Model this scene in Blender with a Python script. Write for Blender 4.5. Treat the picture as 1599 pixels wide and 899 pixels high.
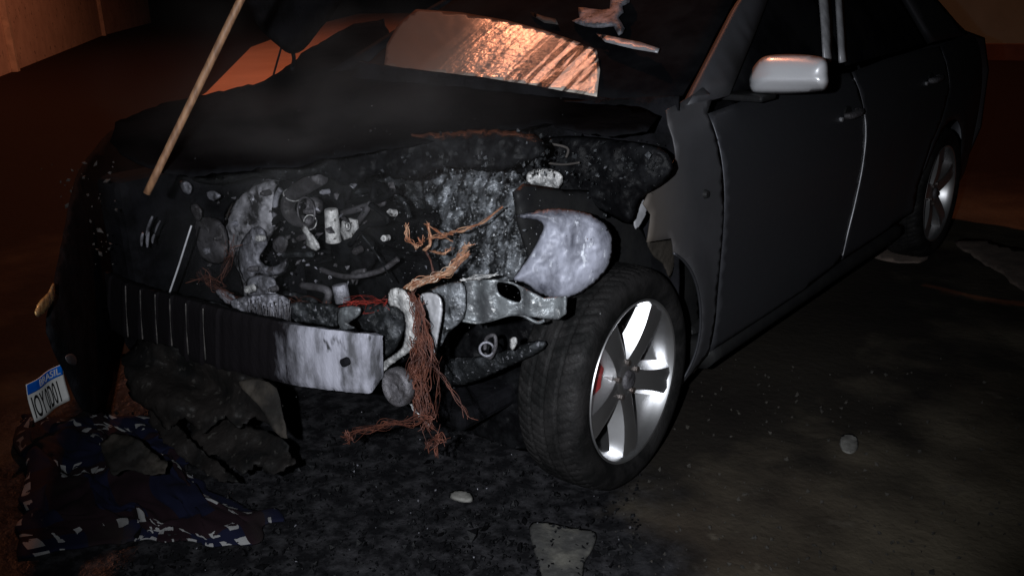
import bpy, bmesh, math, random
from math import sin, cos, pi, sqrt, radians
from mathutils import Vector, Matrix, noise
from mathutils.geometry import delaunay_2d_cdt
random.seed(7)
S = bpy.context.scene
for o in list(bpy.data.objects): bpy.data.objects.remove(o)
COL = S.collection

# ------------------------------------------------------------------ camera
PW, PH, F = 1599.0, 899.0, 1466.66
CC = Vector((2.13717, -1.97748, 1.38184))
CR = Vector((0.76561966, 0.6426214, -0.02939865))
CU = Vector((-0.1857975, 0.26464958, 0.94627686))
CF = Vector((-0.6158781, 0.71902597, -0.32201837))
cd = bpy.data.cameras.new('camera'); cam = bpy.data.objects.new('camera', cd); COL.objects.link(cam)
cam.matrix_world = Matrix(((CR.x, CU.x, -CF.x, CC.x), (CR.y, CU.y, -CF.y, CC.y), (CR.z, CU.z, -CF.z, CC.z), (0, 0, 0, 1)))
cd.sensor_width = 36; cd.lens = 36 * F / PW; cd.clip_end = 500; cd.clip_start = .05
S.camera = cam

# ------------------------------------------------------------------ world and lamps (night)
w = bpy.data.worlds.new('World'); S.world = w; w.use_nodes = True
nt = w.node_tree; bg = nt.nodes['Background']
sky = nt.nodes.new('ShaderNodeTexSky'); sky.sky_type = 'NISHITA'; sky.sun_disc = False
sky.sun_elevation = radians(2); sky.sun_rotation = radians(120)
nt.links.new(sky.outputs[0], bg.inputs[0]); bg.inputs[1].default_value = 0.0008

def spot(name, loc, target, power, color, size, blend, radius):
    l = bpy.data.lights.new(name, 'SPOT'); l.energy = power; l.color = color
    l.spot_size = radians(size); l.spot_blend = blend; l.shadow_soft_size = radius
    o = bpy.data.objects.new(name, l); COL.objects.link(o); o.location = loc
    d = Vector(target) - Vector(loc); o.rotation_euler = d.to_track_quat('-Z', 'Y').to_euler()
    return o
# hand torch of the person taking the photograph, and the sodium street lamp of the yard
spot('torch_light', (2.02, -2.10, 1.42), (0.72, -0.36, 0.62), 315, (0.90, 0.94, 1.0), 67, 1.0, 0.012)
spot('street_lamp_light', (-7.7, 5.9, 9.7), (-7.6, 6.0, 0), 1600, (1.0, 0.33, 0.16), 150, 0.7, 0.22)

S.view_settings.view_transform = 'Standard'; S.view_settings.look = 'None'
S.view_settings.gamma = 1; S.view_settings.exposure = 0.0
S.render.engine = 'CYCLES'

# ------------------------------------------------------------------ helpers
def ray(px, py): return CF + CR * ((px - PW / 2) / F) - CU * ((py - PH / 2) / F)
def at(px, py, ax, v):
    d = ray(px, py); return CC + d * ((v - CC[ax]) / d[ax])
def on(px, py, pl):
    """pixel -> point on plane; pl = (axis, value) or (point, normal)"""
    if isinstance(pl[0], int): return at(px, py, *pl)
    d = ray(px, py); p, n = Vector(pl[0]), Vector(pl[1])
    return CC + d * ((p - CC).dot(n) / d.dot(n))
def pln(a, b, c):
    a, b, c = Vector(a), Vector(b), Vector(c); return (a, (b - a).cross(c - a).normalized())

def link(name, me, m=None, parent=None, smooth=True, **props):
    o = bpy.data.objects.new(name, me); COL.objects.link(o)
    if m: me.materials.append(m)
    if parent: o.parent = parent
    if smooth:
        for p in me.polygons: p.use_smooth = True
    for k, v in props.items(): o[k] = v
    return o
def mesh(vs, fs):
    me = bpy.data.meshes.new('m'); me.from_pydata([tuple(v) for v in vs], [], fs); me.update(); return me
def bm_obj(name, bm, m, parent=None, smooth=False, **props):
    me = bpy.data.meshes.new(name); bm.normal_update(); bm.to_mesh(me); bm.free()
    return link(name, me, m, parent, smooth, **props)
def bevel(o, w, seg=2):
    b = o.modifiers.new('b', 'BEVEL'); b.width = w; b.segments = seg; b.limit_method = 'ANGLE'; return o
def empty(name, loc=(0, 0, 0), **props):
    o = bpy.data.objects.new(name, None); COL.objects.link(o); o.location = loc; o.empty_display_size = .1
    for k, v in props.items(): o[k] = v
    return o

def inside(p, poly):
    x, y = p; c = False; n = len(poly); j = n - 1
    for i in range(n):
        xi, yi = poly[i]; xj, yj = poly[j]
        if (yi > y) != (yj > y) and x < (xj - xi) * (y - yi) / (yj - yi) + xi: c = not c
        j = i
    return c
def dist(p, poly):
    m = 1e9; n = len(poly)
    for i in range(n):
        ax, ay = poly[i]; bx, by = poly[(i + 1) % n]
        dx, dy = bx - ax, by - ay; L = dx * dx + dy * dy
        t = 0 if L == 0 else max(0, min(1, ((p[0] - ax) * dx + (p[1] - ay) * dy) / L))
        m = min(m, math.hypot(p[0] - ax - dx * t, p[1] - ay - dy * t))
    return m
def smoothpoly(poly, k=4):
    out = []; n = len(poly)
    for i in range(n):
        p0, p1, p2, p3 = [Vector(poly[(i + j) % n]) for j in (-1, 0, 1, 2)]
        for s in range(k):
            t = s / k
            q = .5 * (2 * p1 + (p2 - p0) * t + (2 * p0 - 5 * p1 + 4 * p2 - p3) * t * t + (3 * p1 - p0 - 3 * p2 + p3) * t ** 3)
            out.append((q.x, q.y))
    return out
def resample(poly, step, jag=0):
    out = []; n = len(poly)
    for i in range(n):
        a, b = Vector(poly[i]), Vector(poly[(i + 1) % n]); k = max(1, int((b - a).length / step))
        for s in range(k):
            q = a.lerp(b, s / k)
            if jag and s: q += Vector((random.uniform(-jag, jag), random.uniform(-jag, jag)))
            out.append((q.x, q.y))
    return out
def tri(poly, holes, step):
    vs = []; es = []
    for pg in [poly] + holes:
        b = len(vs); vs += [Vector(p) for p in pg]; es += [(b + i, b + (i + 1) % len(pg)) for i in range(len(pg))]
    nb = len(vs)
    xs = [p[0] for p in poly]; ys = [p[1] for p in poly]
    y = min(ys); r = 0
    while y < max(ys):
        x = min(xs) + (r % 2) * step / 2
        while x < max(xs):
            q = (x + random.uniform(-.12, .12) * step, y + random.uniform(-.12, .12) * step)
            if inside(q, poly) and dist(q, poly) > step * .45 and not any(inside(q, h) or dist(q, h) < step * .45 for h in holes):
                vs.append(Vector(q))
            x += step
        y += step * .87; r += 1
    v, e, f, *_ = delaunay_2d_cdt(vs, es, [], 0, 1e-6)
    F2 = []
    for t in f:
        c = (sum(v[i][0] for i in t) / 3, sum(v[i][1] for i in t) / 3)
        if inside(c, poly) and not any(inside(c, h) for h in holes): F2.append(t)
    return [(a[0], a[1]) for a in v], F2
def sheet(name, poly, pl, m, parent=None, holes=(), step=8, depth=None, thick=.003, namp=0, nsc=10, smooth=True, round_=0, jag=0, bulge=0, bw=None, back=.3, proj=True, **props):
    """Panel whose outline is traced, laid on a real plane, given relief and real thickness.
    proj=False: poly is already in plane coordinates mapped by pl(x,y)->Vector."""
    if round_: poly = smoothpoly(poly, round_)
    poly = resample(poly, step, jag); holes = [resample(smoothpoly(h, 3), step) for h in holes]
    v, f = tri(poly, holes, step)
    P = []; N = []
    f0 = on if proj else None
    for p in v:
        q = on(p[0], p[1], pl) if proj else pl(*p)
        P.append(q)
    me = mesh(P, f)
    bm = bmesh.new(); bm.from_mesh(me); bm.normal_update()
    bm.verts.ensure_lookup_table()
    D = []
    for i, p in enumerate(v):
        q = P[i]; d = 0
        dr = (CC - q).normalized() if proj else None
        if depth: d += depth(p[0], p[1])
        if bulge:
            t = min(1, dist(p, poly) / (bw or 1e9)); d += bulge * sqrt(max(0, t * (2 - t)))
        if namp:
            e = 1 if not bulge else min(1, dist(p, poly) / (step * 1.5))
            d += namp * e * (noise.noise(q * nsc) + .6 * (abs(noise.noise(q * nsc * 2.7)) - .25) * -2 + .35 * noise.noise(q * nsc * 6) + .2 * noise.noise(q * nsc * 13))
        D.append(d)
    bm.free()
    if bulge:
        B = [dist(p, poly) < 1e-3 * step or dist(p, poly) < 1e-4 for p in v]
        nv = []; idx = []
        front = [P[i] + (CC - P[i]).normalized() * D[i] for i in range(len(P))]
        bk = []
        for i in range(len(P)):
            t = min(1, dist(v[i], poly) / (bw or 1e9)); bk.append(P[i] - (CC - P[i]).normalized() * (bulge * back * sqrt(max(0, t * (2 - t)))))
        allv = front[:]; mp = {}
        for i in range(len(P)):
            if B[i]: mp[i] = i
            else: mp[i] = len(allv); allv.append(bk[i])
        ff = [tuple(t) for t in f] + [tuple(mp[i] for i in reversed(t)) for t in f]
        bpy.data.meshes.remove(me); me = mesh(allv, ff)
        bm = bmesh.new(); bm.from_mesh(me); bmesh.ops.recalc_face_normals(bm, faces=bm.faces); bm.to_mesh(me); bm.free()
        return link(name, me, m, parent, smooth, **props)
    bpy.data.meshes.remove(me)
    if proj: P = [P[i] + (CC - P[i]).normalized() * D[i] for i in range(len(P))]
    me = mesh(P, f)
    bm = bmesh.new(); bm.from_mesh(me); bmesh.ops.recalc_face_normals(bm, faces=bm.faces)
    if not proj and any(D):
        bm.normal_update()
        for vv in bm.verts: vv.co += vv.normal * D[vv.index]
    bm.normal_update(); bm.to_mesh(me); bm.free()
    o = link(name, me, m, parent, smooth, **props)
    s = o.modifiers.new('s', 'SOLIDIFY'); s.thickness = thick; s.offset = 0
    return o

def spline(pts, n=10):
    P = [Vector(p) for p in pts]; out = []
    if len(P) == 2: return [P[0].lerp(P[1], i / n) for i in range(n + 1)]
    for i in range(len(P) - 1):
        p0 = P[max(i - 1, 0)]; p1 = P[i]; p2 = P[i + 1]; p3 = P[min(i + 2, len(P) - 1)]
        for s in range(n):
            t = s / n
            out.append(.5 * (2 * p1 + (p2 - p0) * t + (2 * p0 - 5 * p1 + 4 * p2 - p3) * t * t + (3 * p1 - p0 - 3 * p2 + p3) * t ** 3))
    out.append(P[-1]); return out
def tube_into(V, Fc, pts, r, k=8, cap=True):
    n = len(pts); b = len(V); T = (pts[1] - pts[0]).normalized()
    up = Vector((0, 0, 1)) if abs(T.z) < .9 else Vector((1, 0, 0)); A = T.cross(up).normalized()
    for i, p in enumerate(pts):
        t = (pts[min(i + 1, n - 1)] - pts[max(i - 1, 0)]).normalized()
        A = (A - t * A.dot(t)).normalized(); Bn = t.cross(A)
        rr = r(i / (n - 1)) if callable(r) else r
        for j in range(k):
            a = 2 * pi * j / k; V.append(p + (A * cos(a) + Bn * sin(a)) * rr)
    for i in range(n - 1):
        for j in range(k):
            Fc.append((b + i * k + j, b + i * k + (j + 1) % k, b + (i + 1) * k + (j + 1) % k, b + (i + 1) * k + j))
    if cap:
        Fc.append(tuple(b + j for j in reversed(range(k)))); Fc.append(tuple(b + (n - 1) * k + j for j in range(k)))
def tube(name, pts, r, m, parent=None, n=8, k=8, **props):
    V, Fc = [], []; tube_into(V, Fc, spline(pts, n), r, k); return link(name, mesh(V, Fc), m, parent, True, **props)
def lathe_mesh(prof, axis_pt=(0, 0, 0), n=48, closed=False, hf=None):
    """prof: (x, r) pairs revolved round the X axis"""
    V, Fc = [], []; k = len(prof)
    for i in range(n):
        a = 2 * pi * i / n
        for j, (x, r) in enumerate(prof):
            if hf: r += hf(a, j)
            V.append(Vector((x, r * sin(a), r * cos(a))))
    for i in range(n):
        for j in range(k if closed else k - 1):
            Fc.append((i * k + j, i * k + (j + 1) % k, ((i + 1) % n) * k + (j + 1) % k, ((i + 1) % n) * k + j))
    return mesh(V, Fc)
def cyl_into(V, Fc, a, b, r, k=16, r2=None): tube_into(V, Fc, [Vector(a), Vector(b)], (lambda t: r if t == 0 else (r2 if r2 is not None else r)), k)
def box_bm(bm, a, b, mtx=None):
    r = bmesh.ops.create_cube(bm, size=1); a, b = Vector(a), Vector(b)
    for v in r['verts']:
        v.co = Vector(((v.co.x + .5) * (b.x - a.x) + a.x, (v.co.y + .5) * (b.y - a.y) + a.y, (v.co.z + .5) * (b.z - a.z) + a.z))
        if mtx: v.co = mtx @ v.co

# ------------------------------------------------------------------ materials
def mat(name, c1, c2=None, rough=.6, metal=0, sc=8, thr=(.4, .6), bump=0, bsc=40, rough2=None, c3=None, sc3=60, spec=.5, coat=0, stretch=None, detail=6, space='Object'):
    m = bpy.data.materials.new(name); m.use_nodes = True; n = m.node_tree.nodes; l = m.node_tree.links
    b = n['Principled BSDF']; b.inputs['Roughness'].default_value = rough; b.inputs['Metallic'].default_value = metal
    b.inputs['Specular IOR Level'].default_value = spec; b.inputs['Coat Weight'].default_value = coat; b.inputs['Coat Roughness'].default_value = .15
    b.inputs['Base Color'].default_value = (*c1, 1)
    tc = n.new('ShaderNodeTexCoord'); co = tc.outputs[space]
    if stretch:
        mp = n.new('ShaderNodeMapping'); mp.inputs['Scale'].default_value = stretch; l.new(co, mp.inputs[0]); co = mp.outputs[0]
    def nz(scale, det=detail, ro=.6):
        t = n.new('ShaderNodeTexNoise'); t.inputs['Scale'].default_value = scale; t.inputs['Detail'].default_value = det; t.inputs['Roughness'].default_value = ro
        l.new(co, t.inputs['Vector']); return t.outputs[0]
    def ramp(src, a, bb):
        r = n.new('ShaderNodeMapRange'); r.inputs[1].default_value = a; r.inputs[2].default_value = bb; l.new(src, r.inputs[0]); return r.outputs[0]
    m['n'] = 1
    out = None
    if c2:
        f = ramp(nz(sc), *thr); mx = n.new('ShaderNodeMix'); mx.data_type = 'RGBA'
        l.new(f, mx.inputs[0]); mx.inputs[6].default_value = (*c1, 1); mx.inputs[7].default_value = (*c2, 1); out = mx.outputs[2]
        if rough2 is not None:
            mr = n.new('ShaderNodeMapRange'); mr.inputs[3].default_value = rough; mr.inputs[4].default_value = rough2
            l.new(f, mr.inputs[0]); l.new(mr.outputs[0], b.inputs['Roughness'])
        if c3:
            f3 = ramp(nz(sc3, 3), .62, .7); m3 = n.new('ShaderNodeMix'); m3.data_type = 'RGBA'
            l.new(f3, m3.inputs[0]); l.new(out, m3.inputs[6]); m3.inputs[7].default_value = (*c3, 1); out = m3.outputs[2]
        l.new(out, b.inputs['Base Color'])
    if bump:
        bp = n.new('ShaderNodeBump'); bp.inputs['Strength'].default_value = bump; bp.inputs['Distance'].default_value = .006
        l.new(nz(bsc, 5), bp.inputs['Height']); l.new(bp.outputs[0], b.inputs['Normal'])
    return m
def grad_mask(m, axis, a, b, col, namp=.3, nsc=6, metal=None, rough=None, stretch=None):
    """mix a second colour in along an object axis, broken up by noise: burnt, sooty or painted-dim zone"""
    n = m.node_tree.nodes; l = m.node_tree.links; bs = n['Principled BSDF']
    tc = n.new('ShaderNodeTexCoord'); sx = n.new('ShaderNodeSeparateXYZ'); l.new(tc.outputs['Object'], sx.inputs[0])
    t = n.new('ShaderNodeTexNoise'); t.inputs['Scale'].default_value = nsc; t.inputs['Detail'].default_value = 7; t.inputs['Roughness'].default_value = .65
    if stretch:
        mp = n.new('ShaderNodeMapping'); mp.inputs['Scale'].default_value = stretch; l.new(tc.outputs['Object'], mp.inputs[0]); l.new(mp.outputs[0], t.inputs['Vector'])
    else: l.new(tc.outputs['Object'], t.inputs['Vector'])
    s = n.new('ShaderNodeMath'); s.operation = 'SUBTRACT'; l.new(t.outputs[0], s.inputs[0]); s.inputs[1].default_value = .5
    ml = n.new('ShaderNodeMath'); ml.operation = 'MULTIPLY_ADD'; l.new(s.outputs[0], ml.inputs[0]); ml.inputs[1].default_value = namp; l.new(sx.outputs[axis], ml.inputs[2])
    r = n.new('ShaderNodeMapRange'); r.inputs[1].default_value = a; r.inputs[2].default_value = b; l.new(ml.outputs[0], r.inputs[0])
    mx = n.new('ShaderNodeMix'); mx.data_type = 'RGBA'; l.new(r.outputs[0], mx.inputs[0])
    if bs.inputs['Base Color'].links: l.new(bs.inputs['Base Color'].links[0].from_socket, mx.inputs[6])
    else: mx.inputs[6].default_value = bs.inputs['Base Color'].default_value
    mx.inputs[7].default_value = (*col, 1); l.new(mx.outputs[2], bs.inputs['Base Color'])
    for key, v in (('Metallic', metal), ('Roughness', rough)):
        if v is not None:
            q = n.new('ShaderNodeMapRange'); q.inputs[3].default_value = bs.inputs[key].default_value; q.inputs[4].default_value = v
            l.new(r.outputs[0], q.inputs[0]); l.new(q.outputs[0], bs.inputs[key])
    return m
M = {}
M['soot'] = mat('soot', (.004, .004, .0045), (.010, .010, .012), .8, 0, 9, bump=.8, bsc=45, spec=.03)
M['soot_wet'] = mat('wet_soot', (.003, .003, .0035), (.014, .0145, .016), .5, 0, 14, (.45, .75), bump=.6, bsc=60, spec=.09)
M['hood'] = mat('charred_hood', (.002, .002, .0025), (.009, .009, .010), .85, 0, 3, (.35, .75), bump=.5, bsc=28, rough2=.7, spec=0)
M['ash'] = mat('melted_ash', (.010, .011, .012), (.34, .36, .39), .40, .3, 15, (.42, .66), bump=1, bsc=80, rough2=.22, c3=(.6, .62, .65), sc3=75)  # palest specks are glints painted into the ash colour
M['ashdk'] = mat('dark_ash', (.010, .011, .012), (.085, .09, .098), .5, .1, 20, (.5, .75), bump=1, bsc=70, rough2=.3, c3=(.2, .2, .22), sc3=70, spec=.25)
M['alu'] = mat('sooted_cast_aluminium', (.06, .058, .064), (.30, .30, .34), .5, .3, 24, (.35, .62), bump=.9, bsc=90, c3=(.03, .03, .03), sc3=45)
M['aludk'] = mat('dark_cast_aluminium', (.035, .032, .034), (.11, .105, .115), .55, .25, 20, (.4, .65), bump=.9, bsc=80, c3=(.02, .02, .02), sc3=40)
M['alulight'] = mat('pale_cast_metal', (.22, .22, .22), (.60, .59, .58), .5, .2, 34, (.4, .6), bump=.8, bsc=110, c3=(.05, .045, .04), sc3=50)
M['brown'] = mat('scorched_brown', (.05, .045, .042), (.085, .075, .07), .7, 0, 8, bump=.3, bsc=30, spec=.15)
M['liner'] = mat('bare_inner_wheelhouse', (.34, .35, .42), (.055, .057, .075), .55, .1, 10, (.42, .68), bump=.25, bsc=24, c3=(.55, .57, .63), sc3=28, stretch=(1.6, 1.6, .8))
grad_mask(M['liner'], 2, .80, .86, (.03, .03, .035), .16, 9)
M['panel'] = mat('heat_greyed_steel', (.20, .215, .225), (.07, .073, .078), .42, .4, 16, (.42, .62), bump=.6, bsc=60, c3=(.55, .56, .56), sc3=48)
M['bar'] = grad_mask(mat('bumper_bar_steel', (.36, .36, .415), (.10, .10, .11), .5, .15, 16, (.47, .66), bump=.5, bsc=70, c3=(.05, .05, .055), sc3=26, stretch=(1, 1, .45), spec=.05), 0, .44, .30, (.007, .006, .007), .42, 11, metal=0, rough=.85, stretch=(1, 1, .35))
M['casting'] = mat('ashy_casting', (.30, .295, .32), (.022, .021, .022), .6, .1, 13, (.42, .58), bump=.8, bsc=40, c3=(.42, .42, .46), sc3=24)
M['ribm'] = mat('worn_rib_edge', (.10, .09, .085), (.03, .028, .027), .6, .2, 30)
M['pillar'] = mat('pillar_paint', (.055, .055, .062), (.045, .045, .05), .6, 0, 6)
M['copper'] = mat('bare_copper_wire', (.30, .11, .055), (.50, .30, .19), .45, .35, 40, (.4, .65), c3=(.12, .08, .06), sc3=90)
M['wirepale'] = mat('highlight_wire', (.62, .50, .40), (.30, .17, .11), .5, .2, 60)  # pale strands paint the highlights onto the harness
M['rustdk'] = mat('dark_rust', (.03, .010, .008), (.07, .028, .02), .7, 0, 30, bump=.6, spec=.1)
M['rust'] = mat('rusty_wire', (.045, .013, .008), (.11, .035, .02), .6, .1, 30)
M['redwire'] = mat('red_wire', (.35, .03, .02), (.12, .02, .015), .5, 0, 50)
M['paint'] = mat('shaded_silver_paint', (.092, .094, .106), (.065, .066, .074), .38, .75, 5, (.3, .7), bump=.06, bsc=9, rough2=.55, detail=10, c3=(.12, .12, .13), sc3=160)  # body silver darkened: shade on the flanks put into the colour
M['fender'] = grad_mask(mat('scorched_silver_paint', (.10, .10, .11), (.08, .08, .086), .5, .6, 3), 1, .30, .05, (.06, .049, .04), .18, 5, metal=.1, rough=.7)
M['mirror'] = mat('lit_silver_paint', (.92, .92, .95), (.86, .86, .9), .34, .35, 4, coat=.6)  # same silver made near white: torch brightness put into the colour
M['trim'] = mat('pale_metal_trim', (.55, .55, .58), (.4, .4, .42), .45, .3, 20)
M['black'] = mat('black_plastic', (.012, .012, .013), (.016, .016, .016), .5, 0, 12, bump=.2, bsc=80, spec=.1)
M['glass'] = mat('sooted_glass', (.004, .004, .005), (.010, .010, .011), .8, 0, 5, spec=.01)
M['tyre'] = mat('tyre_rubber', (.005, .005, .005), (.018, .017, .017), .7, 0, 12, bump=.5, bsc=120, rough2=.5, spec=.12)
M['rim'] = mat('alloy_rim', (.56, .56, .57), (.40, .39, .385), .36, .95, 5, (.45, .8))
M['rimdusty'] = mat('dusty_alloy_rim', (.42, .40, .38), (.30, .28, .27), .45, .6, 9)
M['disc'] = mat('brake_disc', (.16, .14, .13), (.10, .08, .07), .4, .7, 20)
M['caliper'] = mat('red_caliper', (.35, .03, .03), (.2, .02, .02), .45, 0, 15)
M['wood'] = mat('broom_handle_wood', (.28, .15, .08), (.15, .075, .04), .55, 0, 10, stretch=(8, 8, .8), bump=.2)
M['coverp'] = mat('melted_bumper_plastic', (.015, .013, .012), (.005, .005, .005), .5, 0, 7, (.38, .62), bump=1, bsc=30, rough2=.6, c3=(.035, .033, .03), sc3=40, spec=.1)
M['mud'] = mat('muddy_plastic', (.034, .029, .024), (.012, .011, .010), .8, 0, 9, bump=.8, bsc=30, spec=.1)
M['white'] = mat('plate_white', (.92, .92, .90), (.85, .85, .82), .35, 0, 40)
M['blue'] = mat('plate_blue', (.005, .22, .95), (.005, .13, .7), .3, 0, 15)
M['ink'] = mat('plate_ink', (.012, .012, .012), None, .4)
M['concrete'] = mat('pale_concrete', (.17, .165, .15), (.08, .075, .068), .8, 0, 18, bump=.4, bsc=60)
M['amber'] = mat('amber_lens', (.75, .45, .16), (.30, .18, .10), .2, 0, 22)
M['bead'] = mat('sparkle_beads', (.5, .5, .52), (.6, .6, .62), .08, .6, 5)  # bright metallic finish, mostly for shards added as sparkle

# ground
def ground_mat():
    m = mat('yard_ground', (.15, .125, .088), (.055, .042, .030), .88, 0, 1.3, (.36, .66), bump=1, bsc=30, c3=(.12, .10, .075), sc3=9, spec=.12)
    n = m.node_tree.nodes; l = m.node_tree.links; b = n['Principled BSDF']
    tc = n.new('ShaderNodeTexCoord')
    # burnt, wet, sooty area in front of the car
    mp = n.new('ShaderNodeMapping'); mp.inputs['Location'].default_value = (-.05 / 1.25, .55 / .85, 0); mp.inputs['Scale'].default_value = (1 / 1.25, 1 / .85, 0)
    l.new(tc.outputs['Object'], mp.inputs[0])
    ln = n.new('ShaderNodeVectorMath'); ln.operation = 'LENGTH'; l.new(mp.outputs[0], ln.inputs[0])
    t = n.new('ShaderNodeTexNoise'); t.inputs['Scale'].default_value = 3.2; t.inputs['Detail'].default_value = 6; l.new(tc.outputs['Object'], t.inputs['Vector'])
    a = n.new('ShaderNodeMath'); a.operation = 'MULTIPLY_ADD'; l.new(t.outputs[0], a.inputs[0]); a.inputs[1].default_value = .5; l.new(ln.outputs[1], a.inputs[2])
    r = n.new('ShaderNodeMapRange'); r.inputs[1].default_value = 1.28; r.inputs[2].default_value = 1.12; l.new(a.outputs[0], r.inputs[0])
    mx = n.new('ShaderNodeMix'); mx.data_type = 'RGBA'; l.new(r.outputs[0], mx.inputs[0])
    l.new(b.inputs['Base Color'].links[0].from_socket, mx.inputs[6])
    t2 = n.new('ShaderNodeTexNoise'); t2.inputs['Scale'].default_value = 17; t2.inputs['Detail'].default_value = 12; t2.inputs['Roughness'].default_value = .7; l.new(tc.outputs['Object'], t2.inputs['Vector'])
    r2 = n.new('ShaderNodeMapRange'); r2.inputs[1].default_value = .45; r2.inputs[2].default_value = .75; l.new(t2.outputs[0], r2.inputs[0])
    m2 = n.new('ShaderNodeMix'); m2.data_type = 'RGBA'; l.new(r2.outputs[0], m2.inputs[0]); m2.inputs[6].default_value = (.008, .008, .009, 1); m2.inputs[7].default_value = (.048, .047, .051, 1)
    l.new(m2.outputs[2], mx.inputs[7])
    # darker all round the car: shade and light fall-off put into the colour
    mp2 = n.new('ShaderNodeMapping'); mp2.inputs['Location'].default_value = (.75 / 2.45, -1.3 / 2.6, 0); mp2.inputs['Scale'].default_value = (1 / 2.45, 1 / 2.6, 0); l.new(tc.outputs['Object'], mp2.inputs[0])
    l2 = n.new('ShaderNodeVectorMath'); l2.operation = 'LENGTH'; l.new(mp2.outputs[0], l2.inputs[0])
    a2 = n.new('ShaderNodeMath'); a2.operation = 'MULTIPLY_ADD'; l.new(t.outputs[0], a2.inputs[0]); a2.inputs[1].default_value = .7; l.new(l2.outputs[1], a2.inputs[2])
    r3 = n.new('ShaderNodeMapRange'); r3.inputs[1].default_value = 1.5; r3.inputs[2].default_value = 1.15; l.new(a2.outputs[0], r3.inputs[0])
    wm = n.new('ShaderNodeMath'); wm.operation = 'MULTIPLY'; wm.inputs[1].default_value = .90; l.new(r3.outputs[0], wm.inputs[0])
    m4 = n.new('ShaderNodeMix'); m4.data_type = 'RGBA'; l.new(wm.outputs[0], m4.inputs[0]); m4.inputs[7].default_value = (.006, .005, .005, 1)
    l.new(mx.inputs[6].links[0].from_socket, m4.inputs[6]); l.new(m4.outputs[2], mx.inputs[6]); l.new(mx.outputs[2], b.inputs['Base Color'])
    q = n.new('ShaderNodeMapRange'); q.inputs[3].default_value = .85; q.inputs[4].default_value = .38; l.new(r.outputs[0], q.inputs[0]); l.new(q.outputs[0], b.inputs['Roughness'])
    return m
M['ground'] = grad_mask(ground_mat(), 0, -1.2, -3.2, (.016, .010, .008), 2.5, .8)  # left yard darkened: fading of the lamp light put into the colour
grad_mask(M['ground'], 1, 3.0, 4.6, (.014, .008, .007), 2.5, .8)  # ground behind the car dimmed too, its lack of light painted in

# ------------------------------------------------------------------ setting
def make_ground():
    # fine near the car, coarse out to the horizon
    def coords():
        a = []; x = 0; s = .05
        while x < 3: a.append(x); x += s
        while x < 160: a.append(x); s *= 1.22; x += s
        a.append(160); return a
    c = coords(); xs = [-v for v in reversed(c[1:])] + c; ys = xs
    V = []; nx = len(xs)
    for y in ys:
        for x in xs:
            px, py = x + .4, y
            r = math.hypot(px, py + .6)
            h = .010 * noise.noise(Vector((px * 2, py * 2, 0))) + .004 * noise.noise(Vector((px * 9, py * 9, 1)))
            if r < 1.6: h += (.012 * noise.noise(Vector((px * 6, py * 6, 3))) + .008 * noise.noise(Vector((px * 15, py * 15, 3)))) * (1 - r / 1.6)
            V.append((px, py, h if r < 8 else h * .5))
    Fc = [(j * nx + i, j * nx + i + 1, (j + 1) * nx + i + 1, (j + 1) * nx + i) for j in range(len(ys) - 1) for i in range(nx - 1)]
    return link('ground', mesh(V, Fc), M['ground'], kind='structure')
make_ground()

# paler concrete apron beyond the car, the lamp's orange pool put into its colour
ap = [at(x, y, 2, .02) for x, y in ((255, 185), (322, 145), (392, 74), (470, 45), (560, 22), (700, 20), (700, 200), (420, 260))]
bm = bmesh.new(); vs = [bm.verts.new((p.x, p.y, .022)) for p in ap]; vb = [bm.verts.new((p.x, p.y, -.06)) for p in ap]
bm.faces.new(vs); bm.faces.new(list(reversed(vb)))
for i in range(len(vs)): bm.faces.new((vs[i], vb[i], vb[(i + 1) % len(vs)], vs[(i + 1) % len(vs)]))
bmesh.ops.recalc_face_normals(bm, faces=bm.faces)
bm_obj('lamplit_concrete_apron', bm, mat('lamplit_apron_concrete', (.62, .38, .27), (.50, .29, .20), .85, 0, .8, (.3, .7), bump=.4, bsc=10), None, kind='structure')

# concrete yard wall far left
def yard_wall():
    root = empty('yard_wall', (-15, 5, 0), label='rough rendered yard wall with concrete posts glowing orange in the far left corner', category='wall')
    wm = mat('rendered_wall', (.78, .66, .60), (.58, .47, .42), .85, 0, 2.5, (.3, .7), bump=.6, bsc=14, c3=(.12, .09, .08), sc3=9)
    pm = mat('post_concrete', (.7, .62, .55), (.5, .44, .4), .8, 0, 6, bump=.3)
    A = at(20, 112, 2, 0); B = at(160, 56, 2, 0); d = (B - A).normalized(); nrm = Vector((-d.y, d.x, 0))
    if nrm.dot(CC - A) < 0: nrm = -nrm
    S0 = A - d * 6; E = at(236, 36, 2, 0); E = Vector((E.x, E.y, 0))
    def slab(name, p, q, off, th, h, m):
        bm = bmesh.new(); o = [p + nrm * off, q + nrm * off, q + nrm * (off - th), p + nrm * (off - th)]
        vs = [bm.verts.new(v + Vector((0, 0, z))) for z in (-.1, h) for v in o]
        for f in ((0, 1, 2, 3), (7, 6, 5, 4), (0, 4, 5, 1), (1, 5, 6, 2), (2, 6, 7, 3), (3, 7, 4, 0)): bm.faces.new([vs[i] for i in f])
        bmesh.ops.recalc_face_normals(bm, faces=bm.faces)
        ob = bm_obj(name, bm, m, root); ob.matrix_parent_inverse = Matrix.Translation((15, -5, 0)); bevel(ob, .01); return ob
    slab('wall_panel', S0, A, 0, .12, 2.4, wm); slab('wall_panel', A, B, 0, .12, 2.4, wm); slab('wall_panel', B + nrm * -.004, E, 0, .12, 2.4, wm)
    for p in (A, B):
        slab('post', p - d * .09, p + d * .09, .10, .10, 2.5, pm)
yard_wall()
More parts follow.
